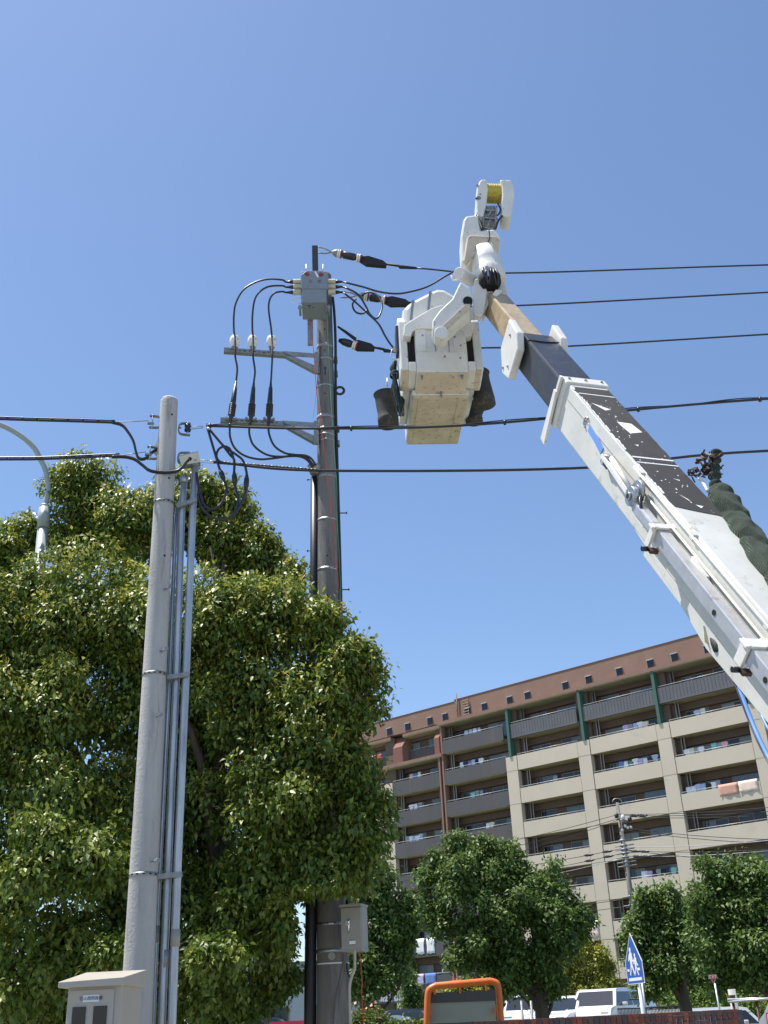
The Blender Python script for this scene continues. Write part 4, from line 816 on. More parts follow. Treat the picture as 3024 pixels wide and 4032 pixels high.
# hook block with blue paint
mb = MB(); mb.prism([B3(4.42, -.244, .06), B3(4.40, -.244, .14), B3(4.70, -.244, .11), B3(4.86, -.244, .08), B3(4.84, -.244, .0), B3(4.6, -.244, .04)], -BH * .004, 'blue'); mb.build('paint_mark', outer)
mb = MB(); p = B3(5.08, -.27, .03); mb.box(p, (.07, .09, .16), 'rubber', BAX); mb.box(p - BH * .01 + BDn * .035, (.06, .10, .05), 'alu', BAX); mb.box(B3(5.20, -.27, .02), (.05, .07, .05), 'rubber', BAX); mb.build('hook_block', outer, .01)
mb = MB(); c = B3(4.32, -.25, .12); mb.tube([c + (BDn * math.cos(t) - BV * math.sin(t)) * .05 for t in np.linspace(-1.9, 1.7, 14)], .008, 'galv', 8); mb.build('ring', outer)
mb = MB(); mb.cable([B3(6.0, -.3, .09), B3(6.03, -.35, .14), B3(6.15, -.38, .1), B3(6.22, -.34, .02)], .014, 'rubber', 8); mb.box(B3(6.2, -.32, .0), (.1, .08, .16), 'white', BAX); mb.box(B3(6.15, -.34, .05), (.05, .04, .08), 'brownjunk', BAX); mb.build('cable_guide', outer)
mb = MB(); mb.prism([B3(7.05, -.25, .13), B3(7.08, -.25, .06), B3(7.35, -.25, .03), B3(7.32, -.25, .10)], -BH * .05, 'white'); mb.build('rib', outer)
# fittings under the boom
def BU(x, y, u): return EYE + RM @ (_cam(x, y) / F * (-(RM.T @ (B3(u, -.2, -.5) - EYE))[2]))
mb = MB(); mb.prism([BU(2766, 2462, 7.6), BU(2785, 2468, 7.6), BU(2805, 2545, 7.7), BU(2772, 2530, 7.7), BU(2768, 2500, 7.6)], BH * .08, 'bushing'); mb.build('under_bracket', outer, .006)
mb = MB(); mb.tube([BU(2800, 2512, 7.7), BU(2815, 2530, 7.75), BU(2828, 2552, 7.8), BU(2845, 2566, 7.85), BU(2856, 2574, 7.9)], [.012, .035, .045, .03, .012], 'rubber_matt', 9); mb.build('hose_bundle', outer)
# curved blue tubes below the boom, coloured like the sky
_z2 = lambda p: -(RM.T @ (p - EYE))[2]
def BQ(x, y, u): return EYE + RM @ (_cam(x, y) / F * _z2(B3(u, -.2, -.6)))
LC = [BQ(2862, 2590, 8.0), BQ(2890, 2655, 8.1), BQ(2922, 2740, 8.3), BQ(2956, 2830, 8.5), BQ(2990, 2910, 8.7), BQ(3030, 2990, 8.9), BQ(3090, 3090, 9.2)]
mb = MB(); mb.cable(LC, .016, 'blue', 12); mb.cable([p - np.array([.02, 0, .0]) for p in LC], .006, 'rubber', 8); mb.build('blue_tube', outer)
mb = MB(); mb.cable([BQ(2935, 2680, 8.3), BQ(2965, 2745, 8.4), BQ(2995, 2810, 8.6), BQ(3030, 2880, 8.8)], .009, 'blue', 12); mb.build('blue_tube', outer)
# rolled green netting with clips, lying along the right side of the boom (its own thing)
net = thing('rolled_netting', 'rolled dark green safety netting tied along the right side of the boom', 'netting', B3(6.6, .33, .30))
_zc = lambda p: -(RM.T @ (p - EYE))[2]
def BP(x, y, u, dz=0.0): return EYE + RM @ (_cam(x, y) / F * (_zc(B3(u, .3, .3)) + dz))
core = [BP(2822, 1925, 6.0), BP(2862, 1990, 6.3), BP(2905, 2060, 6.6), BP(2950, 2125, 6.9), BP(2992, 2190, 7.2), BP(3060, 2280, 7.6), BP(3180, 2420, 8.2), BP(3300, 2560, 8.8)]
sp_ = smooth_pts(core, 26); mb = MB(); vs = []; fs = []; NS = 48
for i, p in enumerate(sp_):
    t = nrm(sp_[min(i + 1, len(sp_) - 1)] - sp_[max(i - 1, 0)]); u_ = nrm(np.cross(t, BV)); b_ = np.cross(t, u_)
    env = min(1, i / 10 * .35 + .6)
    for k in range(NS):
        an = 2 * math.pi * k / NS
        dv = Vector((math.cos(an) * 1.1, math.sin(an) * 1.1, i * .045)); f1 = (1 - abs(mn.noise(dv + Vector((0, 0, 3)))) * 3.2); f2 = mn.noise(dv * 2.3); sp2 = abs(math.sin(i * .075 + an * .5 + mn.noise(dv * .7) * 1.1))
        rr = (.118 + .012 * (f1 - .4) + .006 * f2 + .032 * (sp2 ** .6 - .55)) * env * KS
        vs.append(p + (u_ * math.cos(an) + b_ * math.sin(an)) * rr)
for i in range(len(sp_) - 1):
    for k in range(NS): fs.append((i * NS + k, i * NS + (k + 1) % NS, (i + 1) * NS + (k + 1) % NS, (i + 1) * NS + k))
fs += [tuple(range(NS))[::-1], tuple((len(sp_) - 1) * NS + k for k in range(NS))]
mb.add(vs, fs, 'netting', True); mb.build('roll', net)
mb = MB()
for i in range(110):
    x_, y_ = rnd.uniform(2712, 2830), rnd.uniform(1785, 1875)
    if x_ < 2760 and y_ < 1800: continue
    if x_ < 2765 and y_ < 1785 + (2765 - x_) * 1.2: continue
    p = BP(x_, y_, 5.8, rnd.uniform(-.06, .06)); q_ = p + nrm(rng.normal(size=3)) * rnd.uniform(.03, .09)
    if rnd.random() < .6: mb.cyl(p, q_, rnd.uniform(.004, .009), 'brownjunk', 6)
    else:
        e1 = nrm(rng.normal(size=3)); e2 = nrm(np.cross(e1, rng.normal(size=3))); mb.box(p, (rnd.uniform(.02, .05), rnd.uniform(.015, .03), .012), 'brownjunk' if rnd.random() < .9 else 'panelgrey', [e1, e2, np.cross(e1, e2)])
mb.build('clips', net)
mb = MB(); sv_ = smooth_pts([BP(2825, 1778, 5.7), BP(2815, 1810, 5.75), BP(2812, 1850, 5.85), BP(2815, 1890, 5.95), BP(2822, 1930, 6.05)], 6)
mb.tube(sv_, [.045 + .012 * math.sin(i * 1.3) for i in range(len(sv_))], 'netting', 14); mb.build('bunched_end', net)
mb = MB(); mb.cyl(BP(2795, 1878, 5.9), BP(2838, 1868, 5.92), .03, 'canvas', 12); mb.build('strap', net)
mb = MB(); mb.cable([BP(2752, 1882, 5.9), BP(2768, 1900, 5.95), BP(2788, 1935, 6.1)], .014, 'white', 8); mb.build('white_cord', net)

# ---- jib head, all near the boom tip; worked in the vertical plane through the tip
YT = BT[1]
def H(x, y, dy=0): return PY(x, y, YT + dy)
def hpr(name, pts, dy, th, mk, parent=truck, bev=.012, side=None, mk2=None):
    mb = MB(); mb.prism([H(x, y, dy) for x, y in pts], (0, th, 0), mk, mkside=side, mk2=mk2); return mb.build(name, parent, bev)
# knuckle forks around the boom tip
fk = hpr('fork', [(1868, 1100), (1880, 1095), (1900, 1105), (1918, 1142), (1915, 1170), (1905, 1230), (1895, 1248), (1870, 1240), (1862, 1225), (1862, 1130)], -.16, .10, 'white')
hpr('fork', [(1915, 1135), (1945, 1150), (1938, 1172), (1908, 1225), (1900, 1250), (1915, 1165)], -.10, .2, 'white', bev=.008)
hpr('fork', [(1970, 1108), (1990, 1112), (2002, 1160), (2004, 1185), (1985, 1195), (1962, 1150)], -.0, .16, 'white')
hpr('latch_plate', [(1938, 1160), (1952, 1140), (1976, 1142), (1974, 1150), (1950, 1172)], -.2, .05, 'white', bev=.003)
c = H(1921, 1080, 0); axk = nrm(H(1905, 1000, .0) - H(1935, 1110, 0))
mb = MB(); lathe(mb, H(1937, 1120, .05), H(1903, 995, .05) - H(1937, 1120, .05), [(0, .0), (0, .19), (.04, .205), (.20, .215), (.21, .208), (.35, .20), (.55, .185)], 'white', 26); mb.build('rotator', truck)
mb = MB(); pc = H(1928, 1106, -.15)
mb.tube([pc + UP * .15, pc + UP * .06, pc - UP * .05, pc - UP * .13], [.09, .145, .145, .10], 'slot', 18)
for k, (ka, kb, kc) in enumerate(((-.09, -.10, -.02), (-.03, -.06, -.04), (.02, .0, -.03), (.05, .05, .07), (.08, .10, .09))): mb.cable([pc + BH * ka + UP * .10 - np.array([0, .12, 0]), pc + BH * kb - np.array([0, .155, 0]), pc + BH * kc - UP * .14 - np.array([0, .11, 0])], .013, 'rubber')
mb.box(pc + UP * .03 - np.array([0, .145, 0]) - BH * .04, (.04, .02, .16), 'galv', [BH, tocam, UP])
mb.build('hose_bundle', truck)
hd = hpr('head_housing', [(1833, 850), (1866, 845), (1885, 850), (1895, 905), (1945, 900), (1968, 925), (1972, 950), (1966, 985), (1957, 1000), (1900, 985), (1850, 1030), (1832, 1042), (1818, 1025), (1813, 930), (1824, 865)], -.05, .34, 'white', bev=.03, mk2='white')
hpr('head_lower', [(1838, 935), (1850, 924), (1955, 928), (1970, 945), (1958, 1000), (1930, 985), (1885, 985), (1850, 1020), (1832, 1040), (1824, 1025)], -.10, .06, 'beige_under', hd, .02)
mb = MB(); mb.cable([H(1925, 905, -.11), H(1928, 935, -.115), H(1921, 955, -.115), H(1918, 978, -.115)], .008, 'slot'); mb.build('crack_seal', hd)
for q_ in ((1908, 962), (1927, 962)): mb = MB(); p = H(q_[0], q_[1], -.10); mb.cyl(p, p - np.array([0, .008, 0]), .012, 'galv_dull', 8); mb.build('bolt', hd)
# winch
hpr('winch_cheek', [(1888, 712), (1896, 705), (1916, 706), (1922, 740), (1917, 790), (1905, 852), (1888, 850), (1876, 835), (1873, 780), (1878, 735)], -.02, .30, 'white', bev=.02)
hpr('winch_cheek', [(1968, 708), (1976, 706), (2012, 708), (2022, 725), (2026, 760), (2018, 820), (2008, 850), (1996, 853), (1976, 846), (1972, 800), (1976, 770), (1974, 730)], -.02, .30, 'white', bev=.02)
mb = MB(); a0, a1 = H(1915, 762, .13), H(1978, 765, .13); dd = nrm(a1 - a0); L_ = np.linalg.norm(a1 - a0); prof = []
for k in range(9): t0 = L_ * k / 9; prof += [(t0, .125), (t0 + L_ / 18, .142), (t0 + L_ / 9 * .98, .125)]
lathe(mb, a0, dd, prof, 'rope_yellow', 24); mb.build('winch_rope', truck)
mb = MB()
for x0, y0, x1, y1 in ((1880, 850, 1905, 900), (1908, 806, 1900, 898), (1955, 812, 1950, 895), (1905, 858, 1960, 862), (1905, 898, 1952, 902), (1910, 828, 1955, 830), (1920, 855, 1945, 815), (1915, 900, 1935, 860)):
    mb.cyl(H(x0, y0, .0), H(x1, y1, .0), .016, 'galv_dull', 6)
mb.box(H(1925, 880, .12), (.16, .2, .18), 'galv_dull'); mb.box(H(1932, 835, .14), (.12, .12, .12), 'galv_dull'); mb.build('winch_frame', truck)
mb = MB(); mb.cable([H(1872, 850, 0), H(1888, 870, -.03), H(1900, 905, -.06)], .022, 'rubber'); mb.cable([H(1978, 850, 0), H(1962, 870, 0), H(1952, 900, -.03)], .014, 'rubber'); mb.cable([H(1960, 800, .0), H(1970, 825, -.02), H(1962, 845, 0), H(1950, 850, 0)], .012, 'rubber'); mb.build('hose', truck)
for (x, y, r_) in ((1884, 780, .035), (1880, 730, .018), (1891, 765, .014), (1876, 782, .015)):
    mb = MB(); p = H(x, y, -.02); mb.cyl(p + np.array([0, .01, 0]), p - np.array([0, .004, 0]), r_, 'galv_dull', 10); mb.build('cover_hole', truck)
# stub and hook on the left, link arm to the bucket
mb = MB(); mb.cyl(H(1806, 1075, -.28), H(1858, 1105, .0), .082, 'white', 20); mb.build('stub', truck, .01)
mb = MB(); mb.cable([H(1778, 1087, -.05), H(1782, 1100, -.05), H(1797, 1104, -.05), H(1812, 1098, -.05)], .014, 'white', 8); mb.build('hook', truck)
hpr('bucket_arm', [(1812, 1108), (1850, 1130), (1858, 1160), (1850, 1215), (1750, 1305), (1720, 1308), (1703, 1290), (1702, 1262), (1730, 1222), (1780, 1175)], -.35, .30, 'white', bev=.02)
hpr('arm_underside', [(1852, 1165), (1852, 1212), (1752, 1303), (1735, 1290), (1830, 1200)], -.37, .02, 'beige_under', bev=.004)
mb = MB(); p = H(1842, 1182, -.372); mb.cyl(p, p + np.array([0, .05, 0]), .06, 'slot', 14); mb.build('cable_opening', truck)
mb = MB(); p = H(1738, 1292, -.5); mb.cyl(p + np.array([0, .08, 0]), p + np.array([0, .3, 0]), .085, 'white', 24); mb.build('bucket_pivot', truck, .01)

# ---- bucket: local frame, near bottom edge at pixel (1738,1556)
baz = math.radians(-4); BF_ = np.array([math.sin(baz), math.cos(baz), 0]); BR_ = np.array([math.cos(baz), -math.sin(baz), 0])
KB = PD(1736, 1556, 11.55); kz = 4110 / pxm(1736, 1556, 11.55)
mp_ = 1 / pxm(1736, 1556, 11.55)                        # metres per pixel across
def K(x, y, z): return KB + BR_ * x + BF_ * y + UP * z
W = 244 * mp_ / 2                                       # half width of the floor
D0 = 1.26
def kpr(name, pts, x0, x1, mk, bev=.012, parent=truck, side=None):    # profile in (y,z), extruded across x
    mb = MB(); mb.prism([K(x0, y, z) for y, z in pts], BR_ * (x1 - x0), mk, mkside=side); return mb.build(name, parent, bev)
bucket = kpr('bucket', [(0, 0), (D0, 0), (D0, .95), (.05, .95), (.05, .1), (0, .1)], -W * .93, W * .93, 'white', .03)
fl = MB(); fl.box(K(0, D0 / 2, -.012), (W * 1.80, D0 - .02, .022), 'beige_under', [BR_, BF_, UP]); fl.build('bucket_floor', bucket, .01)
for xx in (-.26, .26): mb = MB(); mb.box(K(xx, D0 / 2, -.028), (.06, D0 - .1, .012), 'beige_under', [BR_, BF_, UP]); mb.build('floor_rib', bucket, .004)
mb = MB(); mb.box(K(0, .45, -.027), (.40, .03, .008), 'beige_under', [BR_, BF_, UP]); mb.build('floor_rib', bucket)
# front console
wc = 202 * mp_ / 2
cons = kpr('console', [(-.34, .13), (.02, .03), (.02, .95), (-.36, .95), (-.38, .40)], -wc, wc, 'white', .02)
kpr('console_underside', [(-.335, .127), (.015, .027), (.015, .015), (-.335, .115)], -wc * .97, wc * .97, 'beige_under', .004, cons)
for xa, xb, z0, z1 in ((-wc * .25, -wc * .22, .42, .93), (wc * .28, wc * .31, .40, .93)): kpr('console_seam', [(-.386, z0), (-.37, z0), (-.37, z1), (-.386, z1)], xa, xb, 'greige', 0, cons)
kpr('console_step', [(-.395, .42), (-.37, .42), (-.37, .93), (-.39, .93)], -wc * .98, -wc * .58, 'white', .004, cons); kpr('console_step', [(-.395, .42), (-.37, .42), (-.37, .93), (-.39, .93)], wc * .5, wc * .98, 'white', .004, cons)
kpr('crack', [(-.389, .50), (-.384, .50), (-.375, .9), (-.379, .9)], -wc * .245, -wc * .235, 'slot', 0, cons)
for x, z in ((-wc * .7, .66), (wc * .38, .70), (wc * .55, .63), (wc * .1, .58), (wc * .1, .33), (wc * .7, .31), (wc * .75, .50)):
    mb = MB(); p = K(x, -.39, z); mb.cyl(p, p - BF_ * .01, .014, 'galv_dull', 8); mb.build('bolt', cons)
for x, y in ((-wc * .8, -.3), (wc * .75, -.3), (.0, -.03)):
    mb = MB(); p = K(x, y, .10 if y < -.1 else .03); mb.cyl(p - UP * .05, p, .014, 'galv_dull', 8); mb.build('bolt', cons)
# side shells with black slots
for sd in (-1, 1):
    x0, x1 = sd * wc * 1.0, sd * (wc + .20)
    kpr('slot_panel', [(-.28, .26), (-.05, .24), (-.05, .93), (-.28, .93)], x0, x0 + sd * .10, 'slot', 0)
    kpr('side_shell', [(-.33, .18), (.0, .12), (.1, .12), (.1, 1.05), (-.20, 1.08), (-.30, .95)], x0 + sd * .095, x1, 'white', .02)
    kpr('side_shell', [(-.34, .16), (.0, .10), (.06, .28), (-.36, .28)], x0 + sd * .0, x0 + sd * .096, 'white', .01)
    kpr('shell_underside', [(-.32, .175), (.05, .112), (.05, .10), (-.32, .163)], x0 + sd * .02, x1 - sd * .03, 'beige_under', .003)
    kpr('side_wall', [(.1, .15), (D0 * .8, .15), (D0 * .8, .95), (.1, 1.0)], sd * W * .93, sd * (W * .93 + .1), 'white', .02)
kpr('slot_panel', [(-.29, .50), (-.1, .5), (-.1, .85), (-.29, .9)], -(wc + .235), -(wc + .195), 'blueblack', .01)
# skirt and rounded upper housing
BPL = KB + BF_ * -.42
def KP(x, y, dy=0):                                      # pixel on a plane parallel to the console front
    d = ray(x, y); P0 = BPL + BF_ * dy; return EYE + d * ((P0 - EYE).dot(BF_) / d.dot(BF_))
mb = MB(); mb.prism([KP(*q_) for q_ in ((1588, 1322), (1592, 1278), (1618, 1262), (1700, 1212), (1740, 1200), (1830, 1235), (1864, 1272), (1862, 1300), (1858, 1318), (1830, 1322), (1826, 1300), (1815, 1292), (1640, 1292), (1622, 1302), (1618, 1322))], BF_ * .16, 'white', mkside='white'); mb.build('skirt', truck, .012)
mb = MB(); mb.prism([KP(x, y, .15) for x, y in ((1584, 1275), (1586, 1215), (1604, 1195), (1626, 1180), (1700, 1142), (1722, 1134), (1752, 1136), (1775, 1150), (1860, 1200), (1868, 1250), (1868, 1290), (1590, 1290))], BF_ * .75, 'white'); uh = mb.build('upper_housing', truck, .06)
for xa, ya in ((1626, 1180), (1694, 1146)):
    mb = MB(); mb.prism([KP(xa - 5, ya + 3, .145), KP(xa + 5, ya - 2, .145), KP(xa - 2, ya + 78, .145), KP(xa - 12, ya + 80, .145)], BF_ * .7, 'greybox'); mb.build('strap_groove', uh)
# canvas tool buckets and rope hung on the bucket (things of their own)
def canvas(label, x, y, D, w0, w1, h_, tilt=0):
    P0 = PD(x, y, D); r0, r1_ = w0 / 2 * mp_, w1 / 2 * mp_; hh = h_ * mp_ * 1.12; t = thing('tool_bucket', label, 'canvas bucket', P0 - UP * hh, 'canvas tool buckets hung on the aerial bucket')
    mb = MB(); prof = [(0, r0 * .9), (0, r0), (.02, r0 * 1.02), (.03, r0 * .97), (hh * .3, r0 * .94), (hh * .6, r1_ * .97), (hh * .8, r1_), (hh * .82, r1_ * 1.03), (hh * .86, r1_), (hh, r1_ * 1.0), (hh, 0)]
    lathe(mb, P0, -UP + BR_ * tilt, prof, 'canvas', 22); mb.build('body', t)
    mb = MB(); mb.tube([P0 + (BR_ * math.cos(a) + BF_ * math.sin(a)) * r0 * 1.02 for a in np.linspace(0, 2 * math.pi, 25)], .010, 'canvas', 6, False); mb.build('rim', t)
    mb = MB(); mb.cable([P0 - BR_ * r0 * .6, P0 + UP * .11 + BR_ * r0 * .3, P0 + BR_ * r0 * .8 + UP * .02], .006, 'canvas'); mb.build('handle', t); return t
canvas('worn black canvas tool bucket hanging left of the aerial bucket under the coiled rope', 1520, 1555, 11.9, 96, 84, 128, .03)
canvas('dark canvas tool bucket hanging right of the aerial bucket, the upper one', 1884, 1470, 11.95, 84, 86, 138, .1)
canvas('dark canvas tool bucket behind right of the aerial bucket, the lower one', 1862, 1600, 12.5, 96, 72, 70)
rp = thing('coiled_rope', 'coiled dark green rope hanging on the left side of the aerial bucket', 'rope', PD(1560, 1640, 11.45))
mb = MB()
for k in range(20):
    o1, o2 = rnd.uniform(-12, 12), rnd.uniform(-16, 16); d0 = 11.5 + rnd.uniform(-.07, .07); bo = rnd.uniform(1590, 1640)
    mb.cable([PD(1557 + o1 * .5, 1420 + rnd.uniform(-3, 8), d0), PD(1548 + o1, 1450, d0), PD(1553 + o1 * .5, 1480, d0), PD(1556 + o2, 1530, d0), PD(1568 + o2, 1580, d0), PD(1574 + o2, bo, d0), PD(1581 + o2 * .8, bo - 15, d0 + .02), PD(1574 + o2 * .5, 1560, d0)], .0075, 'rope_dark', 5, 4)
mb.build('strands', rp)
mb = MB()
for k in range(4): c = PD(1553, 1470 + k * 4, 11.5); mb.tube([c + (BR_ * math.cos(a) * .055 + BF_ * math.sin(a) * .07) + UP * .01 * math.cos(a + k) for a in np.linspace(0, 2 * math.pi, 17)], .008, 'rope_dark', 5, False)
mb.build('wrap', rp)
mb = MB(); mb.cable([PD(1543, 1378, 11.45), PD(1540, 1395, 11.45), PD(1543, 1408, 11.45), PD(1552, 1412, 11.45)], .01, 'alu'); mb.box(PD(1553, 1375, 11.5), (.03, .04, .07), 'beige_under'); mb.build('rope_hook', truck)
mb = MB(); mb.cyl(PD(1525, 1492, 11.7), PD(1525, 1520, 11.7), .012, 'alu', 8); mb.build('rope_hook', truck)
# turret, bed and cab of the truck (outside the frame to the right)
tb = B3(11.0, 0, 0); cz = tb[2]
mb = MB(); mb.cyl((tb[0], tb[1], 1.15), (tb[0], tb[1], max(1.3, cz)), .34, 'white_clean', 24); mb.build('turret', truck, .02)
CXt = max(tb[0] + .4, 3.3); tY = tb[1]
mb = MB(); mb.box((CXt, tY, .95), (2.0, 4.2, .35), 'white_clean'); mb.build('truck_bed', truck, .03)
mb = MB(); mb.box((CXt, tY - 3.0, 1.35), (2.0, 1.6, 1.5), 'white_clean'); mb.build('cab', truck, .12)
for dx in (-.9, .9):
    for dy in (-3.0, 1.2): mb = MB(); mb.cyl((CXt + dx - .12, tY + dy, .42), (CXt + dx + .12, tY + dy, .42), .42, 'tyre', 24); mb.cyl((CXt + dx - .125, tY + dy, .42), (CXt + dx + .125, tY + dy, .42), .2, 'galv', 16); mb.build('wheel', truck)
# cream panel in the bottom right corner
QP = lambda x, y, D=6.2: PD(x, y, D)
mb = MB(); mb.prism([QP(3060, 3900), QP(3024, 3951), QP(3008, 3990), QP(2990, 4015), QP(2985, 4100), QP(3120, 4100), QP(3120, 3900)], np.array([.02, .05, 0]), 'white_clean'); sp1 = mb.build('corner_panel', truck)
mb = MB(); mb.prism([QP(3016, 3988, 6.19), QP(3060, 3985, 6.19), QP(3068, 4050, 6.19), QP(3023, 4050, 6.19)], np.array([0, .002, 0]), 'red_sign'); mb.prism([QP(3021, 3993, 6.185), QP(3056, 3990, 6.185), QP(3062, 4045, 6.185), QP(3027, 4045, 6.185)], np.array([0, .002, 0]), 'white_flat'); mb.build('warning_label', sp1)

# ================================================================== TREES
def leaf_mesh(name, centers, normals, droop, size, young, mkey, parent, aspect=.5, fold=.25):
    """centers (N,3); each leaf is a folded pointed kite of 2 quads"""
    N = len(centers); L = size[:, None]
    t = normals * .55 + rng.normal(size=(N, 3)) * .55; t[:, 2] -= droop; t /= np.linalg.norm(t, axis=1)[:, None]     # leaf axis (hangs)
    fc = normals * .8 + np.array([0, 0, .7]) + rng.normal(size=(N, 3)) * .38
    s = np.cross(t, fc); s /= np.linalg.norm(s, axis=1)[:, None]
    n = np.cross(s, t); W_ = L * aspect * .5
    v = np.empty((N, 6, 3))
    v[:, 0] = centers; v[:, 1] = centers + t * L * .4 + s * W_ + n * W_ * fold; v[:, 2] = centers + t * L + n * L * -.12
    v[:, 3] = centers + t * L * .4 - s * W_ + n * W_ * fold; v[:, 4] = centers + t * L * .45; v[:, 5] = centers + t * L * .45
    v = v[:, :5]
    quads = np.array([[0, 1, 2, 4], [0, 4, 2, 3]])
    idx = (np.arange(N)[:, None, None] * 5 + quads[None]).reshape(-1)
    me = bpy.data.meshes.new(name); me.vertices.add(N * 5); me.loops.add(N * 8); me.polygons.add(N * 2)
    off = OFF[parent.name]
    me.vertices.foreach_set('co', (v - off).astype(np.float32).ravel()); me.loops.foreach_set('vertex_index', idx.astype(np.int32))
    me.polygons.foreach_set('loop_start', np.arange(0, N * 8, 4, dtype=np.int32)); me.polygons.foreach_set('loop_total', np.full(N * 2, 4, dtype=np.int32))
    me.update(calc_edges=True); at = me.attributes.new('young', 'FLOAT', 'POINT'); at.data.foreach_set('value', np.repeat(young, 5).astype(np.float32))
    me.materials.append(M[mkey]); o = bpy.data.objects.new(name, me); COL.objects.link(o); o.parent = parent; OFF[o.name] = off; return o
def lobes_leaves(lobes, n_total, size, sub=14, subr=(.30, .5), reach=(.55, .80), droop=.6, young=.35, yt=.25, inner=.12, squash=.8, flat=0):
    """lobes: list of (centre, radii(3)); leaves sit on bumpy sub-clumps over each lobe"""
    area = np.array([r[0] * r[2] + r[1] * r[2] for c, r in lobes]); area /= area.sum(); C_ = []; N_ = []; Y_ = []
    for (c, r), a in zip(lobes, area):
        n = int(n_total * a); ns = sub
        d = rng.normal(size=(ns, 3)); d /= np.linalg.norm(d, axis=1)[:, None]; sc = c + d * r * rng.uniform(*reach, size=(ns, 1)); sr = rng.uniform(*subr, size=ns) * r.mean()
        ni = int(n * inner); k = rng.integers(0, ns, n - ni); dd = rng.normal(size=(n - ni, 3)); dd[:, 2] += .25; dd /= np.linalg.norm(dd, axis=1)[:, None]
        # shoots: group leaves around shoot points
        nsh = max(1, (n - ni) // 9); sk = rng.integers(0, ns, nsh); sd_ = rng.normal(size=(nsh, 3)); sd_[:, 2] += .3; sd_ /= np.linalg.norm(sd_, axis=1)[:, None]
        sp__ = sc[sk] + sd_ * (sr[sk] * rng.uniform(.72, 1.08, nsh) ** 1)[:, None] * [1, 1, squash]
        q = rng.integers(0, nsh, n - ni); pos = sp__[q] + rng.normal(size=(n - ni, 3)) * size * .75; pos[:, 2] -= np.abs(rng.normal(size=n - ni)) * size * .5
        C_.append(pos); N_.append(sd_[q]); yy = (rng.random(nsh) < young)[q] * (sd_[q][:, 2] > -.15) * (rng.random(n - ni) < .6) * rng.uniform(.4, 1, n - ni); Y_.append(yy * yt / .25 * .25 * 4 if False else yy * yt * 2)
        di = rng.normal(size=(ni, 3)); di /= np.linalg.norm(di, axis=1)[:, None]; C_.append(c + di * r * rng.uniform(.1, .8, size=(ni, 1))); N_.append(di); Y_.append(np.zeros(ni))
    return np.concatenate(C_), np.concatenate(N_), np.clip(np.concatenate(Y_), 0, 1)
def trunk(parent, base_, top_, r0, limbs, mk='bark', bend=.15):
    mb = MB(); m_ = (base_ + top_) / 2 + np.array([bend, 0, 0]); sp_ = smooth_pts([base_, m_, top_], 6); mb.tube(sp_, list(np.linspace(r0, r0 * .5, len(sp_))), mk, 12)
    lb = []
    for (t, e_) in limbs:
        i = int(t * (len(sp_) - 1)); s_ = sp_[i]; rr = r0 * (1 - .5 * t) * .42; md = s_ * .5 + e_ * .5 + rng.normal(size=3) * np.linalg.norm(e_ - s_) * .08; md[2] -= .1 * np.linalg.norm(e_ - s_) * .3
        q = smooth_pts([s_, md, e_], 6); mb.tube(q, list(np.linspace(rr, .015, len(q))), mk, 7)
        for _ in range(4):
            j = rnd.randint(4, len(q) - 2); e2 = q[j] + nrm(rng.normal(size=3) + np.array([0, 0, .5])) * np.linalg.norm(e_ - s_) * .14; mb.tube([q[j], (q[j] + e2) / 2 + rng.normal(size=3) * .05, e2], [rr * .35, rr * .22, .008], mk, 5)
    return mb.build('trunk', parent)
def px_lobe(cx, cy, rx, ry, D, depth=None, k=1.8228):
    x, y = cx * k, cy * k; c = PD(x, y, D); m_ = 1 / pxm(x, y, D); r = np.array([rx * k * m_, (depth if depth else (rx + ry) / 2 * k * m_), ry * k * m_ * 1.08]); return (c, r)
# camphor tree
base = PD(900, 3960, 14.6); base[2] = 0.1
cam_t = thing('camphor_tree', 'big glossy camphor tree with yellow-green new shoots behind the near pole', 'tree', base)
LB = [(190, 1062, 78, 92, 15.6), (290, 1140, 115, 100, 15.2), (165, 1160, 60, 70, 15.8), (110, 1285, 80, 60, 15.0), (20, 1185, 70, 80, 16.6), (400, 1105, 95, 92, 15.4), (490, 1120, 72, 85, 15.4), (575, 1215, 62, 62, 15.0), (625, 1245, 34, 46, 14.6), (520, 1200, 100, 80, 15.2),
      (200, 1330, 190, 130, 14.2), (60, 1330, 110, 110, 14.8), (490, 1330, 130, 90, 13.6), (620, 1330, 95, 80, 13.2), (700, 1350, 55, 60, 12.9), (740, 1430, 60, 80, 12.8), (795, 1440, 38, 48, 12.8), (780, 1520, 42, 60, 13.0),
      (60, 1520, 140, 140, 14.0), (330, 1510, 190, 150, 14.4), (560, 1500, 150, 130, 13.6), (680, 1560, 110, 120, 13.0), (100, 1740, 180, 130, 14.0), (380, 1740, 200, 160, 14.6), (620, 1730, 150, 130, 13.2), (765, 1660, 60, 80, 13.0),
      (790, 1790, 56, 100, 12.9), (755, 1850, 55, 60, 13.0), (770, 1900, 30, 35, 13.2), (130, 1850, 150, 95, 12.9), (330, 1950, 170, 110, 14.2), (560, 1930, 150, 110, 13.6), (690, 1900, 90, 90, 12.9), (80, 2080, 140, 120, 13.4), (260, 2130, 130, 90, 13.6), (430, 2110, 90, 90, 13.4),
      (230, 2060, 55, 40, 12.2), (470, 2060, 60, 50, 12.6), (590, 2020, 110, 60, 14.0), (625, 2000, 60, 60, 13.4), (500, 2170, 100, 60, 14.2), (330, 2200, 120, 60, 14.2), (120, 2200, 140, 60, 14.2), (600, 2120, 60, 40, 14.4), (-130, 1500, 160, 300, 14.6), (-120, 1950, 160, 200, 14.4)]
lob = [px_lobe(*l) for l in LB]
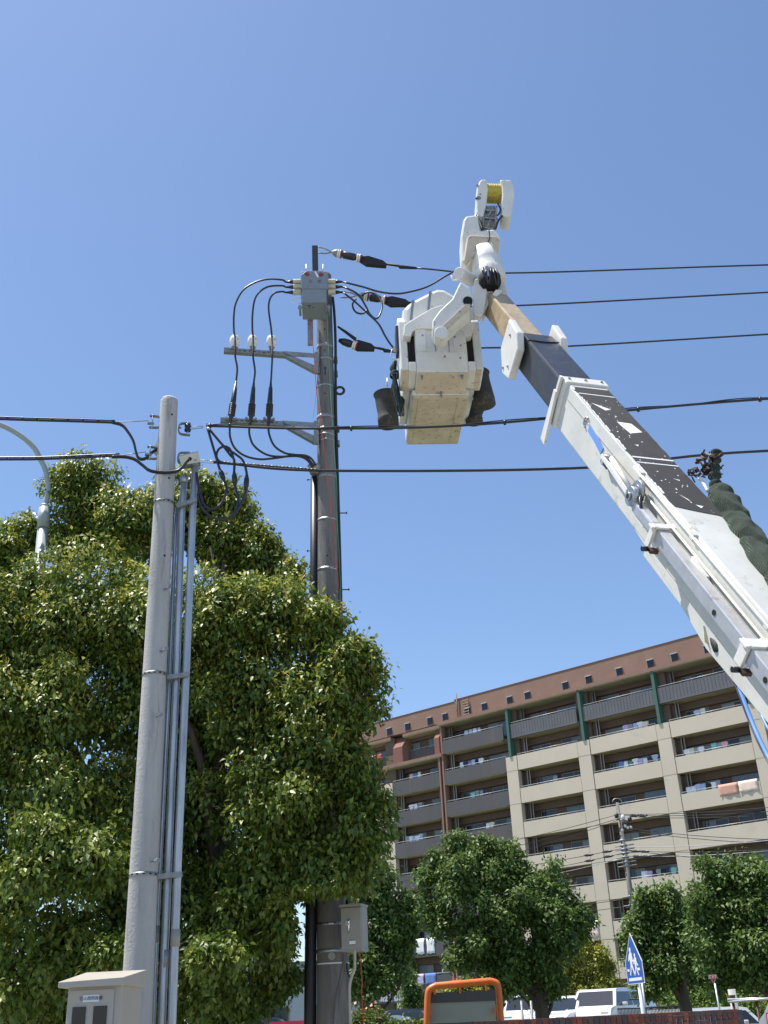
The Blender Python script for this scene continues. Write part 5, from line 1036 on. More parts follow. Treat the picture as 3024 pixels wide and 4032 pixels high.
c_, n_, y_ = lobes_leaves(lob, 420000, .075, sub=17, subr=(.28, .52), reach=(.5, .86), droop=.75, young=.7, yt=.5, inner=.22)
xp = PD(1310, 3700, DB)[0]; zb_ = PD(1380, 3530, DB - .5)[2]
keep = ~((c_[:, 0] > xp - .44) & (c_[:, 0] < xp + .9) & (c_[:, 1] < bb[1] + .05) & (c_[:, 2] < zb_))      # branches cut back round the pole
c_, n_, y_ = c_[keep], n_[keep], y_[keep]; y_ = y_ * np.clip((c_[:, 2] - 2.2) / 4.5, .3, 1)  # young tint fades downward, putting the lower crown's shade into leaf colour
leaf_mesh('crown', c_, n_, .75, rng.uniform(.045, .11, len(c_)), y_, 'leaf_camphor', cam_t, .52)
# reddish flower panicles = fine shoots
lim = [(.5, lob[i][0]) for i in range(0, len(lob), 2) if LB[i][1] < 1700 or LB[i][0] < 450]
trunk(cam_t, base, base + np.array([-.6, .2, 5.2]), .28, [(min(.99, .35 + .6 * rnd.random()), e_) for _, e_ in lim])
mb = MB()
sel = np.where((n_[:, 2] > .1) & (y_ > .3))[0]; sel = rng.choice(sel, 9000)
for i in sel[:7000]:
    p = c_[i]; d_ = nrm(n_[i] * .6 + np.array([rnd.uniform(-.5, .5), rnd.uniform(-.5, .5), .8])); L_ = rnd.uniform(.06, .13); s_ = nrm(np.cross(d_, rng.normal(size=3))) * .006
    e_ = p + d_ * L_; mb.add([p - s_, p + s_, e_], [(0, 1, 2)], 'shoot' if 'shoot' in M else 'rope_yellow')
    for _ in range(3):
        a = p + d_ * L_ * rnd.uniform(.4, .9); b = a + nrm(d_ + rng.normal(size=3) * .8) * L_ * .35; mb.add([a - s_, a + s_, b], [(0, 1, 2)], 'rope_yellow')
tag(mb.build('flower_shoots', cam_t), kind='stuff')

def simple_tree(name, label, D, lobes, basepx, n, size, mkey, gz=G2, r0=.14, group='trees in front of the flats', droop=.4, young=.3, yt=.25, trunk_top=2.2, sub=14, k=1.0, cat='tree', limbs=True, squash=.85, aspect=.55):
    b_ = PD(basepx[0], basepx[1], D); b_[2] = gz; t = thing(name, label, cat, b_, group)
    lb = [px_lobe(*l, k=k) for l in lobes]; c_, n_, y_ = lobes_leaves(lb, n, size, sub=sub, droop=droop, young=young, yt=yt, inner=.10, squash=squash, subr=(.16, .46), reach=(.5, 1.05))
    leaf_mesh('crown', c_, n_, droop, rng.uniform(.7, 1.25, len(c_)) * size, y_, mkey, t, aspect)
    if limbs: trunk(t, b_, b_ + np.array([0, 0, trunk_top]), r0, [(min(.99, .5 + .5 * rnd.random()), l[0]) for l in lb], bend=.03)
    else: trunk(t, b_, b_ + np.array([0, 0, trunk_top]), r0, [], bend=0)
    return t
simple_tree('broadleaf_tree', 'round green tree in the middle in front of the grey balconies', 33, [(1790, 3340, 60, 60, 33), (1900, 3350, 70, 65, 33), (2010, 3400, 80, 80, 33), (1720, 3430, 70, 70, 33), (1850, 3480, 120, 100, 32.5), (2060, 3520, 110, 100, 32.6), (2190, 3500, 90, 90, 33), (2280, 3610, 60, 80, 33), (1740, 3590, 90, 80, 33), (1930, 3640, 140, 110, 32.3), (2140, 3660, 120, 100, 32.6), (1860, 3760, 100, 70, 32.6), (2020, 3800, 130, 70, 32.6), (2150, 3790, 90, 70, 33), (1990, 3870, 90, 50, 33), (2180, 3880, 70, 40, 33.2)],
            (2130, 3990), 52000, .13, 'leaf_dark', r0=.28, trunk_top=2.2)
simple_tree('broadleaf_tree', 'slim green tree between the dark pole and the middle tree', 30, [(1480, 3480, 70, 90, 30), (1560, 3560, 80, 60, 30), (1500, 3650, 110, 90, 30), (1600, 3620, 60, 50, 30), (1440, 3780, 90, 90, 30), (1540, 3780, 80, 80, 30), (1400, 3870, 60, 50, 30), (1600, 3700, 55, 45, 30), (1480, 3880, 80, 45, 29.8)],
            (1430, 3990), 26000, .12, 'leaf_dark', r0=.16)
simple_tree('broadleaf_tree', 'dark green tree right behind the crosswalk sign', 31, [(2560, 3560, 55, 50, 31), (2620, 3500 + 50, 50, 60, 31), (2530, 3640, 70, 60, 31), (2640, 3640, 80, 80, 31), (2540, 3740, 80, 70, 31), (2660, 3760, 90, 80, 31), (2600, 3850, 110, 55, 31), (2720, 3700, 60, 80, 31)],
            (2700, 3990), 26000, .12, 'leaf_dark', r0=.22)
simple_tree('broadleaf_tree', 'tall green tree at the right edge behind the metal pipes', 28, [(2810, 3450, 60, 60, 28), (2930, 3440, 70, 70, 28), (3010, 3500, 80, 90, 28), (2760, 3560, 60, 70, 28), (2860, 3580, 100, 90, 28), (2980, 3650, 120, 110, 28), (2800, 3700, 80, 80, 28), (2900, 3780, 120, 80, 28), (3050, 3780, 100, 90, 28), (2850, 3850, 80, 40, 28.2), (3100, 3600, 100, 120, 28)],
            (3060, 3990), 36000, .12, 'leaf_dark', r0=.26)
simple_tree('conifer_shrub', 'yellow-green feathery conifer behind the white cars', 47, [(2290, 3750, 90, 50, 47), (2230, 3820, 90, 50, 47), (2380, 3820, 70, 45, 47), (2170, 3880, 90, 45, 47), (2300, 3880, 110, 50, 47), (2420, 3890, 60, 40, 47), (2480, 3920, 30, 25, 47), (2280, 3940, 150, 30, 47)],
            (2290, 3985), 22000, .13, 'leaf_yellow', r0=.12, group=None, trunk_top=1.5, limbs=False, cat='conifer', young=.2)
simple_tree('conical_shrub', 'small cone shaped green conifer above the orange barrier left end', 45, [(1612, 3840, 22, 30, 45), (1618, 3880, 36, 34, 45), (1622, 3925, 44, 34, 45), (1626, 3960, 46, 30, 45)], (1626, 3995), 5000, .12, 'leaf_dark', r0=.08, group=None, trunk_top=1.0, limbs=False, cat='conifer', young=.5)
simple_tree('bush', 'yellow-green bushes low behind the orange barrier', 46, [(1830, 3880, 40, 26, 46), (1930, 3870, 40, 30, 46), (1760, 3925, 50, 24, 46), (1860, 3930, 60, 30, 46), (1960, 3930, 50, 30, 46)], (1860, 3985), 6000, .14, 'leaf_yellow', r0=.06, group=None, trunk_top=.6, limbs=False, cat='bush')
# hedges at the right, far
hd_ = thing('hedge', 'clipped yellow-green hedge right behind the crosswalk sign pole', 'hedge', PD(2700, 3985, 48))
c_, n_, y_ = lobes_leaves([px_lobe(x, 3940, 60, 40, 48, 1.0, 1.0) for x in range(2560, 3080, 60)] + [px_lobe(x, 3975, 70, 24, 47, 1.0, 1.0) for x in range(2560, 3080, 60)], 16000, .14, sub=10); leaf_mesh('foliage', c_, n_, .3, rng.uniform(.1, .18, len(c_)), y_, 'leaf_hedge', hd_, .6)
simple_tree('broadleaf_tree', 'dark shady tree filling the far background behind the right hand trees', 55, [(2560 + i * 75, 3870 + (i % 2) * 15, 60, 50, 55) for i in range(8)] + [(2600 + i * 90, 3800, 70, 60, 55) for i in range(6)], (2790, 3975), 16000, .22, 'leaf_dark', r0=.25, young=.1)
fb = thing('flowering_shrub', 'low shrub with pink and cream blossoms right of the dark pole', 'shrub', PD(1470, 4040, 20))
c_, n_, y_ = lobes_leaves([px_lobe(x, y, 60, 38, 20, None, 1.0) for x, y in ((1400, 4055), (1480, 4045), (1450, 4020), (1540, 4060), (1610, 4060), (1660, 4070), (1390, 4100), (1550, 4110))], 9000, .075, sub=10, young=.5); leaf_mesh('foliage', c_, n_, .1, rng.uniform(.05, .09, len(c_)), y_, 'leaf_hedge', fb, .5)
mb = MB()
for i in rng.choice(np.where(n_[:, 2] > .3)[0], 500):
    if c_[i][0] > PD(1530, 4030, 20)[0]: continue
    p = c_[i] + UP * .05; d_ = nrm(rng.normal(size=3)); e_ = nrm(np.cross(d_, rng.normal(size=3))); mb.add([p, p + d_ * .05, p + d_ * .03 + e_ * .05, p + e_ * .04], [(0, 1, 2, 3)], 'petal')
mb.build('blossom', fb)

# ================================================================== BRICK WALL, SIGNS, BARRIER
def topz(x, y, D): return PD(x, y, D)
WA = PD(1560, 4031, 14.2); WB = PD(2925, 3976, 15.4); wz = 1.43
WA[2] = WB[2] = 0; wd = nrm(WB - WA); wn = np.array([-wd[1], wd[0], 0]); Lw = np.linalg.norm(WB - WA)
bw = thing('brick_wall', 'low brick wall topped with upright mixed red and grey bricks', 'wall', (WA + WB) / 2)
mb = MB(); mb.box((WA + WB) / 2 + wn * .13 + UP * (wz - .105) / 2 - UP * .004, (Lw - .01, .24, wz - .105), 'mortar', [wd, wn, UP]); mb.box((WA + WB) / 2 + wn * .13 + UP * (wz - .055), (Lw - .004, .235, .10), 'mortar', [wd, wn, UP]); mb.build('core', bw)
mb = MB(); pw = .073; nb = int(Lw / pw)
for i in range(nb): mb.box(WA + wd * (i + .5) * pw + wn * .13 + UP * (wz - .05 + rnd.uniform(-.002, .002)), (pw - .007, .27, .105), 'brick', [wd, wn, UP])
mb.build('coping', bw)
mb = MB()
for r_ in range(8):
    zc_ = wz - .16 - r_ * .108
    for i in range(nb): mb.box(WA + wd * ((i + (.5 if r_ % 2 else 0)) + .25) * pw + wn * .0 + UP * zc_, (pw - .008, .02, .10), 'brick', [wd, wn, UP])
mb.build('facing', bw)
mf = thing('mesh_fence', 'thin dark wire mesh panel in front of the right end of the brick wall', 'fence', PD(2700, 4010, 13.6) * [1, 1, 0])
mb = MB(); fa, fb_ = PD(2500, 4010, 13.4) * [1, 1, 0], PD(2960, 4000, 14.4) * [1, 1, 0]; fd = nrm(fb_ - fa); Lf = np.linalg.norm(fb_ - fa)
for j in range(9): mb.cyl(fa + UP * (1.40 - j * .15), fb_ + UP * (1.40 - j * .15), .004, 'darksteel', 4)
for j in range(int(Lf / .08)): mb.cyl(fa + fd * j * .08 + UP * .15, fa + fd * j * .08 + UP * 1.41, .0025, 'darksteel', 4)
mb.build('mesh', mf)
# orange barrier
ob = thing('pipe_barrier', 'orange pipe barrier with a grey board inside, standing behind the brick wall', 'barrier', PD(1820, 4030, 19) * [1, 1, 0] + UP * G2)
DO = 19.0; mpo = 1 / pxm(1820, 3950, DO)
ol = [(1682, 4100), (1681, 4030), (1684, 3930), (1690, 3898), (1716, 3882), (1930, 3863), (1955, 3872), (1963, 3895), (1968, 3960), (1974, 4030), (1978, 4100)]
P = [PD(x, y, DO + .0005 * (x - 1682)) for x, y in ol]
P = [P[0], P[1], P[2]] + smooth_pts(P[2:5], 5)[1:] + smooth_pts(P[5:8], 5) + P[8:]
mb = MB(); mb.tube(P, 13 * mpo, 'orange', 14); mb.build('frame', ob)
mb = MB(); mb.prism([PD(x, y, DO + .06) for x, y in ((1693, 3912), (1948, 3896), (1956, 4100), (1690, 4100))], (0, .02, 0), 'panelgrey'); mb.build('board', ob)
mb = MB(); mb.prism([PD(x, y, DO + .045) for x, y in ((1692, 3911), (1949, 3895), (1950, 3940), (1692, 3950))], (0, .012, 0), 'greypanel'); mb.build('board_shadow', ob)  # dark strip is the shadow on the board's top, painted as colour
for x, y in ((1712, 3905), (1812, 3900), (1914, 3890), (1697, 3990), (1950, 3975), (1950, 3990)): mb = MB(); p = PD(x, y, DO); mb.box(p, (.03, .06, .09), 'orange'); mb.build('bracket', ob)
# crosswalk sign
DG = 20.5; sgb = PD(2503, 3995, DG); yaw = math.radians(-82)
sx = np.array([math.cos(yaw), math.sin(yaw), 0]); sn = np.array([sx[1], -sx[0], 0]); sn = sn if sn.dot(EYE - sgb) > 0 else -sn
sg = thing('crosswalk_sign', 'blue pentagon pedestrian crossing sign with two white walking figures on a white pole', 'road sign', sgb * [1, 1, 0] + UP * G2)
sc0 = PD(2507, 3874, DG); U_ = .80 * 181 / 181
mg = 1 / pxm(2507, 3800, DG)
Hs = 186 * mg; Ws = 74 * mg / abs(sx.dot(nrm([.97, -.24, 0])))
def SG(x, z, o=0): return sc0 + sx * x * Ws + UP * z * Hs + sn * o
pent = [(-.5, 0), (.5, 0), (.5, .42), (0, 1.0), (-.5, .42)]
sgn = lambda poly, o, th, mk, nm, par=sg: MB().prism([SG(x, z, o) for x, z in poly], sn * th, mk).build(nm, par)
sgn(pent, 0, .006, 'white_flat', 'plate')
sgn([(-.47, .02), (.47, .02), (.47, .415), (0, .965), (-.47, .415)], .007, .002, 'blue_sign', 'face')
bar = [(-.38, .06), (.38, .06), (.38, .12), (-.38, .12)]; sgn(bar, .010, .002, 'white_flat', 'stripe')
sgn([(-.40, .25), (-.28, .25), (-.28, .30), (-.40, .30)], .010, .002, 'white_flat', 'stripe'); sgn([(.14, .25), (.34, .25), (.34, .30), (.14, .30)], .010, .002, 'white_flat', 'stripe')
def figure(ox, oz, s, nm):
    P_ = [(0, 1.0), (.09, .97), (.10, .88), (.04, .83), (.14, .78), (.17, .55), (.30, .45), (.27, .41), (.10, .50), (.09, .38), (.16, .18), (.26, .0), (.17, -.01), (.05, .2), (.0, .3), (-.08, .16), (-.16, -.01), (-.25, .02), (-.12, .22), (-.08, .42), (-.12, .60), (-.2, .50), (-.25, .54), (-.14, .74), (-.04, .82), (-.07, .9), (-.06, .97)]
    sgn([(ox + x * s * .62, oz + z * s * .52) for x, z in P_], .010, .002, 'white_flat', nm)
figure(-.12, .17, 1.05, 'adult_figure'); figure(.12, .16, .82, 'child_figure')
mb = MB(); mb.cyl((sc0 - sn * .05) * [1, 1, 0] + UP * G2, sc0 - sn * .05 + UP * Hs * .5, .038, 'white_flat', 14); mb.build('pole', sg)
# stop sign
st = PD(2832, 3975, 25); ss = thing('stop_sign', 'small red upside-down triangle stop sign on a thin grey pole under the right trees', 'road sign', st * [1, 1, 0] + UP * G2)
c = PD(2808, 3855, 25); ms = 1 / pxm(2808, 3855, 25); rx_ = nrm([1, -.35, 0]); rn = nrm([-.35, -1, 0])
mb = MB(); tri = [c + rx_ * -15 * ms + UP * 15 * ms, c + rx_ * 15 * ms + UP * 15 * ms, c - UP * 20 * ms]; mb.prism(tri, -rn * .01, 'white_flat'); pl = mb.build('plate', ss)
mb = MB(); cc = sum(tri) / 3; mb.prism([cc + (p - cc) * .86 + rn * .003 for p in tri], rn * .002, 'red_sign'); mb.build('face', ss)
textmesh('lettering', '止まれ', .065, c + UP * 6 * ms + rn * .008, rx_, UP, 'white_flat', ss, .001)
mb = MB(); mb.cyl(PD(2815, 3872, 25.1), (PD(2836, 3990, 25.1)) * [1, 1, 0] + UP * G2, .022, 'galv', 10); mb.build('pole', ss)
# scaffold pipes, posts
mb = MB(); mb.cyl(PD(2864, 3936, 17), PD(3120, 3930, 17), .018, 'alu', 10); mb.cyl(PD(2866, 3945, 17), PD(3120, 3925, 16.9), .018, 'alu', 10)
rb = thing('pipe_rail', 'two parallel pale metal pipes on rusty uprights at the right edge', 'pipe rail', PD(2890, 4030, 17) * [1, 1, 0] + UP * G2); mb.build('pipe', rb)
for x in (2884, 2976): mb = MB(); a = PD(x, 3932, 17.05); mb.cyl(a + UP * .03, a * [1, 1, 0] + UP * G2, .02, 'brownjunk', 8); mb.box(a + UP * .0, (.07, .07, .09), 'brownjunk'); mb.build('upright', rb)
mb = MB(); a = PD(2880, 3895, 24); mb.tube([a, PD(2897, 3978, 24) * [1, 1, 0] + UP * G2], [.075, .075], 'concrete', 14); tag(mb.build('concrete_post'), 'round pale concrete post behind the metal pipes at the right edge', 'post')
for i, x in enumerate((2052, 2090)): mb = MB(); a = PD(x, 3940, 30); mb.cyl(a, a * [1, 1, 0] + UP * G2, .03, 'galv_dull', 8); tag(mb.build('steel_post'), ('left' if i == 0 else 'right') + ' one of two thin steel posts beside the middle tree trunk', 'post')
for i, x in enumerate((2528, 2541)): mb = MB(); a = PD(x - 14, 3860, 30); mb.cyl(a, PD(x, 3990, 30) * [1, 1, 0] + UP * G2, .03, 'galv', 8); tag(mb.build('steel_post'), ('left' if i == 0 else 'right') + ' one of two thin steel posts behind the crosswalk sign pole', 'post')
# low black fence
fn = thing('railing_fence', 'low black metal railing between the brick wall and the white van', 'fence', PD(2560, 3990, 26) * [1, 1, 0] + UP * G2)
mb = MB(); a, b = PD(2430, 3972, 26), PD(2680, 3962, 26); mb.cyl(a, b, .02, 'darksteel', 6)
for i in range(46): p = a + (b - a) * i / 45; mb.cyl(p, p * [1, 1, 0] + UP * G2, .009, 'darksteel', 4)
mb.build('railing', fn)
mb = MB()
a, b = PD(2475, 3935, 34), PD(2600, 3932, 34); mb.cyl(a, b, .025, 'brownjunk', 6); mb.build('top_rail', fn)
for x in (2588,): mb = MB(); p = PD(x, 3930, 34); mb.cyl(p, p * [1, 1, 0] + UP * G2, .03, 'brownjunk', 6); mb.build('post', fn)

# ================================================================== CARS
def car(name, label, pos, yaw_, body, L=4.4, Wd=1.7, Hc=1.5, van=False, group='cars parked behind the brick wall', cat='car'):
    t = thing(name, label, cat, pos, group); c_, s_ = math.cos(yaw_), math.sin(yaw_); fx_ = np.array([c_, s_, 0]); fy_ = np.array([-s_, c_, 0]); p0 = np.array(pos)
    def Q(x, y, z): return p0 + fx_ * x + fy_ * y + UP * z
    h = Hc
    if van: prof = [(-.5, .25), (-.5, .6), (-.49, .9), (-.46, .97), (-.40, 1), (.20, 1), (.26, .97), (.36, .66), (.47, .60), (.5, .5), (.5, .25)]
    else: prof = [(-.5, .28), (-.5, .55), (-.46, .64), (-.36, .67), (-.24, .95), (-.15, 1), (.05, 1), (.12, .96), (.26, .66), (.42, .60), (.49, .52), (.5, .3)]
    mb = MB(); n = len(prof); vs = []; ys = [(-1, .90), (-.92, 1), (.92, 1), (1, .90)]
    for yy, sc in ys:
        for (x, z) in prof:
            tuck = .16 * max(0, (z - .62)) / .38
            vs.append(Q(x * L * (1 if abs(yy) < 1 else .985), yy * Wd / 2 * (1 - tuck), z * h * (1 if abs(yy) < 1 else (1 if z < .62 else .985))))
    fs = []
    for k in range(3):
        for i in range(n): j = (i + 1) % n; fs.append((k * n + i, k * n + j, (k + 1) * n + j, (k + 1) * n + i))
    fs += [tuple(range(n)), tuple(3 * n + i for i in range(n))[::-1]]
    mb.add(vs, fs, body, False); mb.build('body', t, .04)
    def glass(pts, nm): mb = MB(); P_ = [Q(*q) for q in pts]; n_ = nrm(np.cross(P_[1] - P_[0], P_[2] - P_[0])); cc = p0 + UP * h * .6; n_ = n_ if n_.dot(sum(P_) / len(P_) - cc) > 0 else -n_; mb.prism([p + n_ * .006 for p in P_], -n_ * .02, 'carglass'); mb.build(nm, t)
    w1, w2 = Wd / 2 * .80, Wd / 2 * .93
    a0, a1 = ((.355, .68), (.27, .95)) if van else ((.25, .68), (.125, .945))
    glass([(a0[0] * L, -w2 * .92, a0[1] * h), (a0[0] * L, w2 * .92, a0[1] * h), (a1[0] * L, w1 * .92, a1[1] * h), (a1[0] * L, -w1 * .92, a1[1] * h)], 'windscreen')
    r0, r1__ = ((-.497, .62), (-.475, .93)) if van else ((-.345, .69), (-.25, .93))
    glass([(r0[0] * L, -w2 * .9, r0[1] * h), (r0[0] * L, w2 * .9, r0[1] * h), (r1__[0] * L, w1 * .9, r1__[1] * h), (r1__[0] * L, -w1 * .9, r1__[1] * h)], 'rear_window')
    for sd in (-1, 1):
        yb, yt_ = Wd / 2 * (1 - .16 * .06), Wd / 2 * (1 - .16 * .82)
        spans = (((-.46, -.02), (-.44, -.02)), ((.0, .33), (.0, .25))) if van else (((-.31, -.04), (-.22, -.04)), ((-.02, .225), (-.02, .11)))
        for (b0_, b1_), (t0_, t1_) in spans: glass([(b0_ * L, sd * yb, .665 * h), (b1_ * L, sd * yb, .665 * h), (t1_ * L, sd * yt_, .93 * h), (t0_ * L, sd * yt_, .93 * h)], 'side_window')
        for x in (-.31, .31): mb = MB(); mb.cyl(Q(x * L, sd * (Wd / 2 - .2), .31), Q(x * L, sd * (Wd / 2 + .01), .31), .31, 'tyre', 20); mb.cyl(Q(x * L, sd * (Wd / 2 + .0), .31), Q(x * L, sd * (Wd / 2 + .02), .31), .18, 'galv', 12); mb.build('wheel', t)
        mb = MB(); mb.box(Q(.22 * L, sd * (Wd / 2 + .08), .70 * h), (.12, .16, .1), body, [fx_, fy_, UP]); mb.build('mirror', t, .02)
        mb = MB(); mb.box(Q(.487 * L, sd * Wd * .36, .53 * h), (.06, .28, .12), 'porcelain', [fx_, fy_, UP]); mb.build('headlight', t, .02)
    return t
def gp(x, D, z=None): p = PD(x, 3990, D); p[2] = (G2 if z is None else z) + .006; return p
car('parked_car', 'white saloon car with dark windscreen, left of the white van', gp(2240, 41, .52), math.radians(-122), 'car_white', Hc=1.46)
car('parked_van', 'white van with sun-bleached windscreen beside the crosswalk sign pole', gp(2408, 41, .52), math.radians(-124), 'car_white', 4.0, 1.7, 1.62, True, cat='van')
car('parked_car', 'white car partly hidden between the two tree trunks in the middle', gp(2078, 44, .52), math.radians(-100), 'car_white', 4.2, 1.6, 1.6, True)
car('parked_car', 'dark car left of the orange barrier', gp(1625, 42), math.radians(-20), 'car_dark', Hc=1.65)
car('parked_car', 'long pale car roof just left of the orange barrier, in front of the dark car', gp(1520, 30), math.radians(5), 'car_white', 4.8, 1.8, 1.42)
car('parked_car', 'red car just left of the dark pole at the bottom edge', gp(1165, 30), math.radians(10), 'car_red', 4.0, 1.7, 1.40)
car('parked_car', 'dark blue car behind the red one under the camphor tree', gp(1040, 36), math.radians(0), 'car_dark', 4.4, 1.7, 1.55)
car('parked_van', 'pale van showing only its roof above the brick wall at the right', gp(2780, 34), math.radians(3), 'car_white', 3.6, 1.6, 1.25, True, cat='van')
# small shed / bike shelter and pale house left
sh = thing('bike_shelter', 'low brown shelter with a flat grey roof right of the dark pole', 'shelter', gp(1530, 50))
a = PD(1455, 3955, 50); b = PD(1610, 3950, 50); dx_ = nrm((b - a) * [1, 1, 0]); Ls = np.linalg.norm((b - a)[:2]); dn = np.array([-dx_[1], dx_[0], 0])
zr_ = PD(1530, 3952, 50)[2]
mb = MB(); mb.hexa([a * [1, 1, 0] - dn * .3 - dx_ * .2 + UP * zr_, b * [1, 1, 0] - dn * .3 + dx_ * .2 + UP * zr_, b * [1, 1, 0] + dn * 3 - dx_ * .2 + UP * (zr_ + .25), a * [1, 1, 0] + dn * 3 + dx_ * .3 + UP * (zr_ + .25), a * [1, 1, 0] - dn * .3 - dx_ * .2 + UP * (zr_ + .08), b * [1, 1, 0] - dn * .3 + dx_ * .2 + UP * (zr_ + .08), b * [1, 1, 0] + dn * 3 - dx_ * .2 + UP * (zr_ + .55), a * [1, 1, 0] + dn * 3 + dx_ * .3 + UP * (zr_ + .55)], 'shedroof'); mb.build('roof', sh)
mb = MB(); mb.box((a + b) / 2 * [1, 1, 0] + dn * 2.2 + UP * (G2 + (zr_ - G2) / 2 - .15), (Ls, .1, zr_ - G2 - .3), 'beige_metal', [dx_, dn, UP]); mb.build('back_wall', sh)
for i in range(4): mb = MB(); mb.box((a + (b - a) * i / 3) * [1, 1, 0] + UP * (G2 + (zr_ - G2) / 2), (.12, .12, zr_ - G2), 'shed', [dx_, dn, UP]); mb.build('post', sh)
hs = thing('house', 'pale grey building seen through gaps at the bottom of the camphor tree', 'building', gp(950, 46))
a = PD(760, 3990, 50) * [1, 1, 0]; b = PD(1420, 3990, 50) * [1, 1, 0]; dx_ = nrm(b - a); dn = np.array([-dx_[1], dx_[0], 0]); Ls = np.linalg.norm(b - a); hh = 3.6
mb = MB(); mb.box((a + b) / 2 + dn * 4 + UP * (G2 + hh / 2), (Ls, 8, hh), 'housewall', [dx_, dn, UP]); mb.build('wall', hs)
mb = MB(); mb.box((a + b) / 2 + dn * 4 + UP * (G2 + hh + .1), (Ls + .4, 8.4, .2), 'greige', [dx_, dn, UP]); mb.build('roof', hs)
for t in (.42, .5, .8): mb = MB(); mb.box(a + dx_ * Ls * t - dn * .01 + UP * (G2 + 1.5), (1.0, .06, 1.1), 'frame', [dx_, dn, UP]); o = mb.build('window', hs); m2 = MB(); m2.box(a + dx_ * Ls * t - dn * .035 + UP * (G2 + 1.5), (.9, .03, 1.0), 'glass', [dx_, dn, UP]); m2.build('pane', o)

# ================================================================== DISTANT POLE AND WIRES
DQ = 58.0
qt = PD(2430, 3160, DQ); qb = PD(2510, 3700, DQ); qa = (qb - qt) / (qt[2] - qb[2])
qp = thing('utility_pole', 'distant slender concrete utility pole with insulators in front of the cream balconies', 'utility pole', (qt + qa * (qt[2] - G2)))
mb = MB(); lathe(mb, qt, qa, [(0, 0), (0, .085), (qt[2] - G2, .22)], 'concrete_dark', 12); mb.build('shaft', qp)
mb = MB(); c = qt - UP * .0; mb.tube([c + np.array([.25 * math.cos(t), 0, .22 * math.sin(t)]) for t in np.linspace(0, math.pi, 9)], .02, 'galv', 5); mb.build('top_hoop', qp)
for i, (x, y) in enumerate(((2428, 3212), (2453, 3218), (2480, 3226))): mb = MB(); p = PD(x, y, DQ - .3); lathe(mb, p, UP, [(-.12, .05), (-.1, .11), (0, .12), (.1, .09), (.15, .03)], 'rubber' if i != 1 else 'porcelain', 8); mb.build('insulator', qp)
mb = MB(); mb.cyl(PD(2428, 3226, DQ - .2), PD(2486, 3234, DQ - .2), .045, 'galv_dull', 5); mb.build('cross_arm', qp)
for i, (x, y) in enumerate(((2462, 3252), (2472, 3258), (2484, 3258), (2450, 3268))): mb = MB(); p = PD(x, y, DQ - .3); lathe(mb, p, UP, [(-.08, .03), (-.05, .07), (.05, .07), (.08, .02)], 'porcelain', 8); mb.build('insulator', qp)
mb = MB()
for y in (3310, 3330, 3345, 3360, 3375, 3395, 3410, 3530, 3565):
    f_ = (y - 3160) / 540; p = PD(2430 + 80 * f_, y, DQ); mb.tube([p + UP * .05, p - UP * .05], [.20, .20], 'galv_dull', 8); mb.cyl(p - SV * .5, p + SV * .6, .03, 'galv_dull', 4)
mb.build('bands', qp)
def dwire(x0, y0, x1, y1, D0_, D1_, lab, sag=.35, r=.016, mk='rubber', join=()):
    a, b = PD(x0, y0, D0_), PD(x1, y1, D1_); P_ = [a + (b - a) * t - UP * sag * 4 * t * (1 - t) for t in np.linspace(0, 1, 13)]; mb = MB(); mb.tube(P_, r, mk, 5)
    for t in join: c_ = a + (b - a) * t - UP * sag * 4 * t * (1 - t); d_ = nrm(b - a); mb.tube([c_ - d_ * .35, c_ - d_ * .15, c_ + d_ * .15, c_ + d_ * .35], [.02, .07, .07, .02], 'rubber', 6)
    tag(mb.build('distant_wire'), lab, 'overhead wire', 'wires on the distant pole')
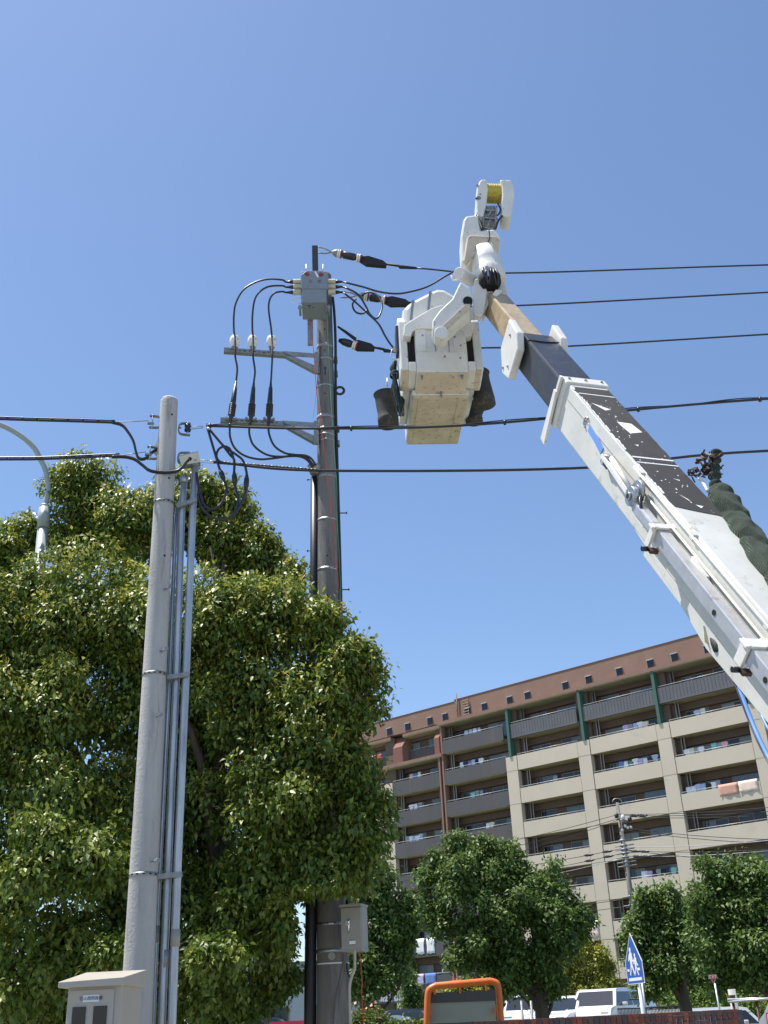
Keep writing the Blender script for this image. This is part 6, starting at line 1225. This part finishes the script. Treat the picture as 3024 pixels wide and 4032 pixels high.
R_ = [(2430, 3206, 3024, 3171, 'topmost wire going right from the distant pole'), (2453, 3210, 3024, 3186, 'second wire going right from the distant pole'), (2480, 3216, 3024, 3200, 'third wire going right from the distant pole'), (2475, 3262, 3024, 3296, 'wire going right from the small white insulators'), (2470, 3270, 3024, 3312, 'wire going right just below the small white insulators'), (2452, 3336, 3024, 3300, 'faint bluish wire going right above the middle clamps'), (2460, 3350, 3024, 3335, 'middle wire going right with black sleeves near the distant pole'), (2466, 3372, 3024, 3340, 'bluish wire going right from the lower sleeve on the distant pole'), (2458, 3345, 3024, 3385, 'wire from the middle clamps sloping down right behind the trees'), (2490, 3533, 3024, 3492, 'low wire going right from the distant pole into the tree'), (2494, 3562, 3024, 3525, 'lowest wire going right from the distant pole into the tree')]
for i, (x0, y0, x1, y1, lab) in enumerate(R_): dwire(x0, y0, x1 + 200, y1 + (y1 - y0) * .35, DQ - .3, 50, lab, .15, .016, 'rubber' if i not in (5, 7) else 'galv', (.07, .12) if i in (1, 6, 7) else ())
L_w = [(2428, 3208, 2150, 3268, 'topmost wire going left from the distant pole'), (2440, 3222, 2150, 3290, 'second wire going left from the distant pole'), (2432, 3230, 2150, 3310, 'third wire going left from the distant pole'), (2445, 3342, 2100, 3392, 'middle wire going left with black sleeves'), (2450, 3360, 2100, 3420, 'wire going left just below the black sleeved one'), (2455, 3380, 2100, 3445, 'thin bluish wire going left into the middle tree'), (2484, 3536, 2100, 3575, 'low wire going left from the distant pole'), (2488, 3566, 2100, 3600, 'lowest wire going left from the distant pole')]
for i, (x0, y0, x1, y1, lab) in enumerate(L_w): e = 2.6; dwire(x0, y0, x0 + (x1 - x0) * e, y0 + (y1 - y0) * e, DQ - .3, 70, lab, .2, .016, 'rubber' if i != 5 else 'galv', (.05, .12) if i in (3, 4) else ())
mb = MB(); a = PD(2632, 3506, 48); mb.tube([a, PD(2655, 3640, 48) * [1, 1, 0] + UP * G2], [.13, .16], 'blue_pole' if 'blue_pole' in M else 'greybox', 12)
bpz = thing('blue_pole', 'short pale blue steel pole top rising from the tree right of the distant pole', 'pole', PD(2655, 3990, 48) * [1, 1, 0] + UP * G2); mb.build('shaft', bpz)
mb = MB()
for y in (3512, 3530, 3550, 3570): p = PD(2632 + (y - 3506) * .17, y, 48); mb.tube([p + UP * .03, p - UP * .03], [.16, .16], 'galv', 10)
mb.cyl(PD(2645, 3530, 47.8), PD(2650, 3545, 47.8), .06, 'galv', 6); mb.build('bands', bpz)
# drop tiny leftovers
print('objects', len(bpy.data.objects), 'windows', win)
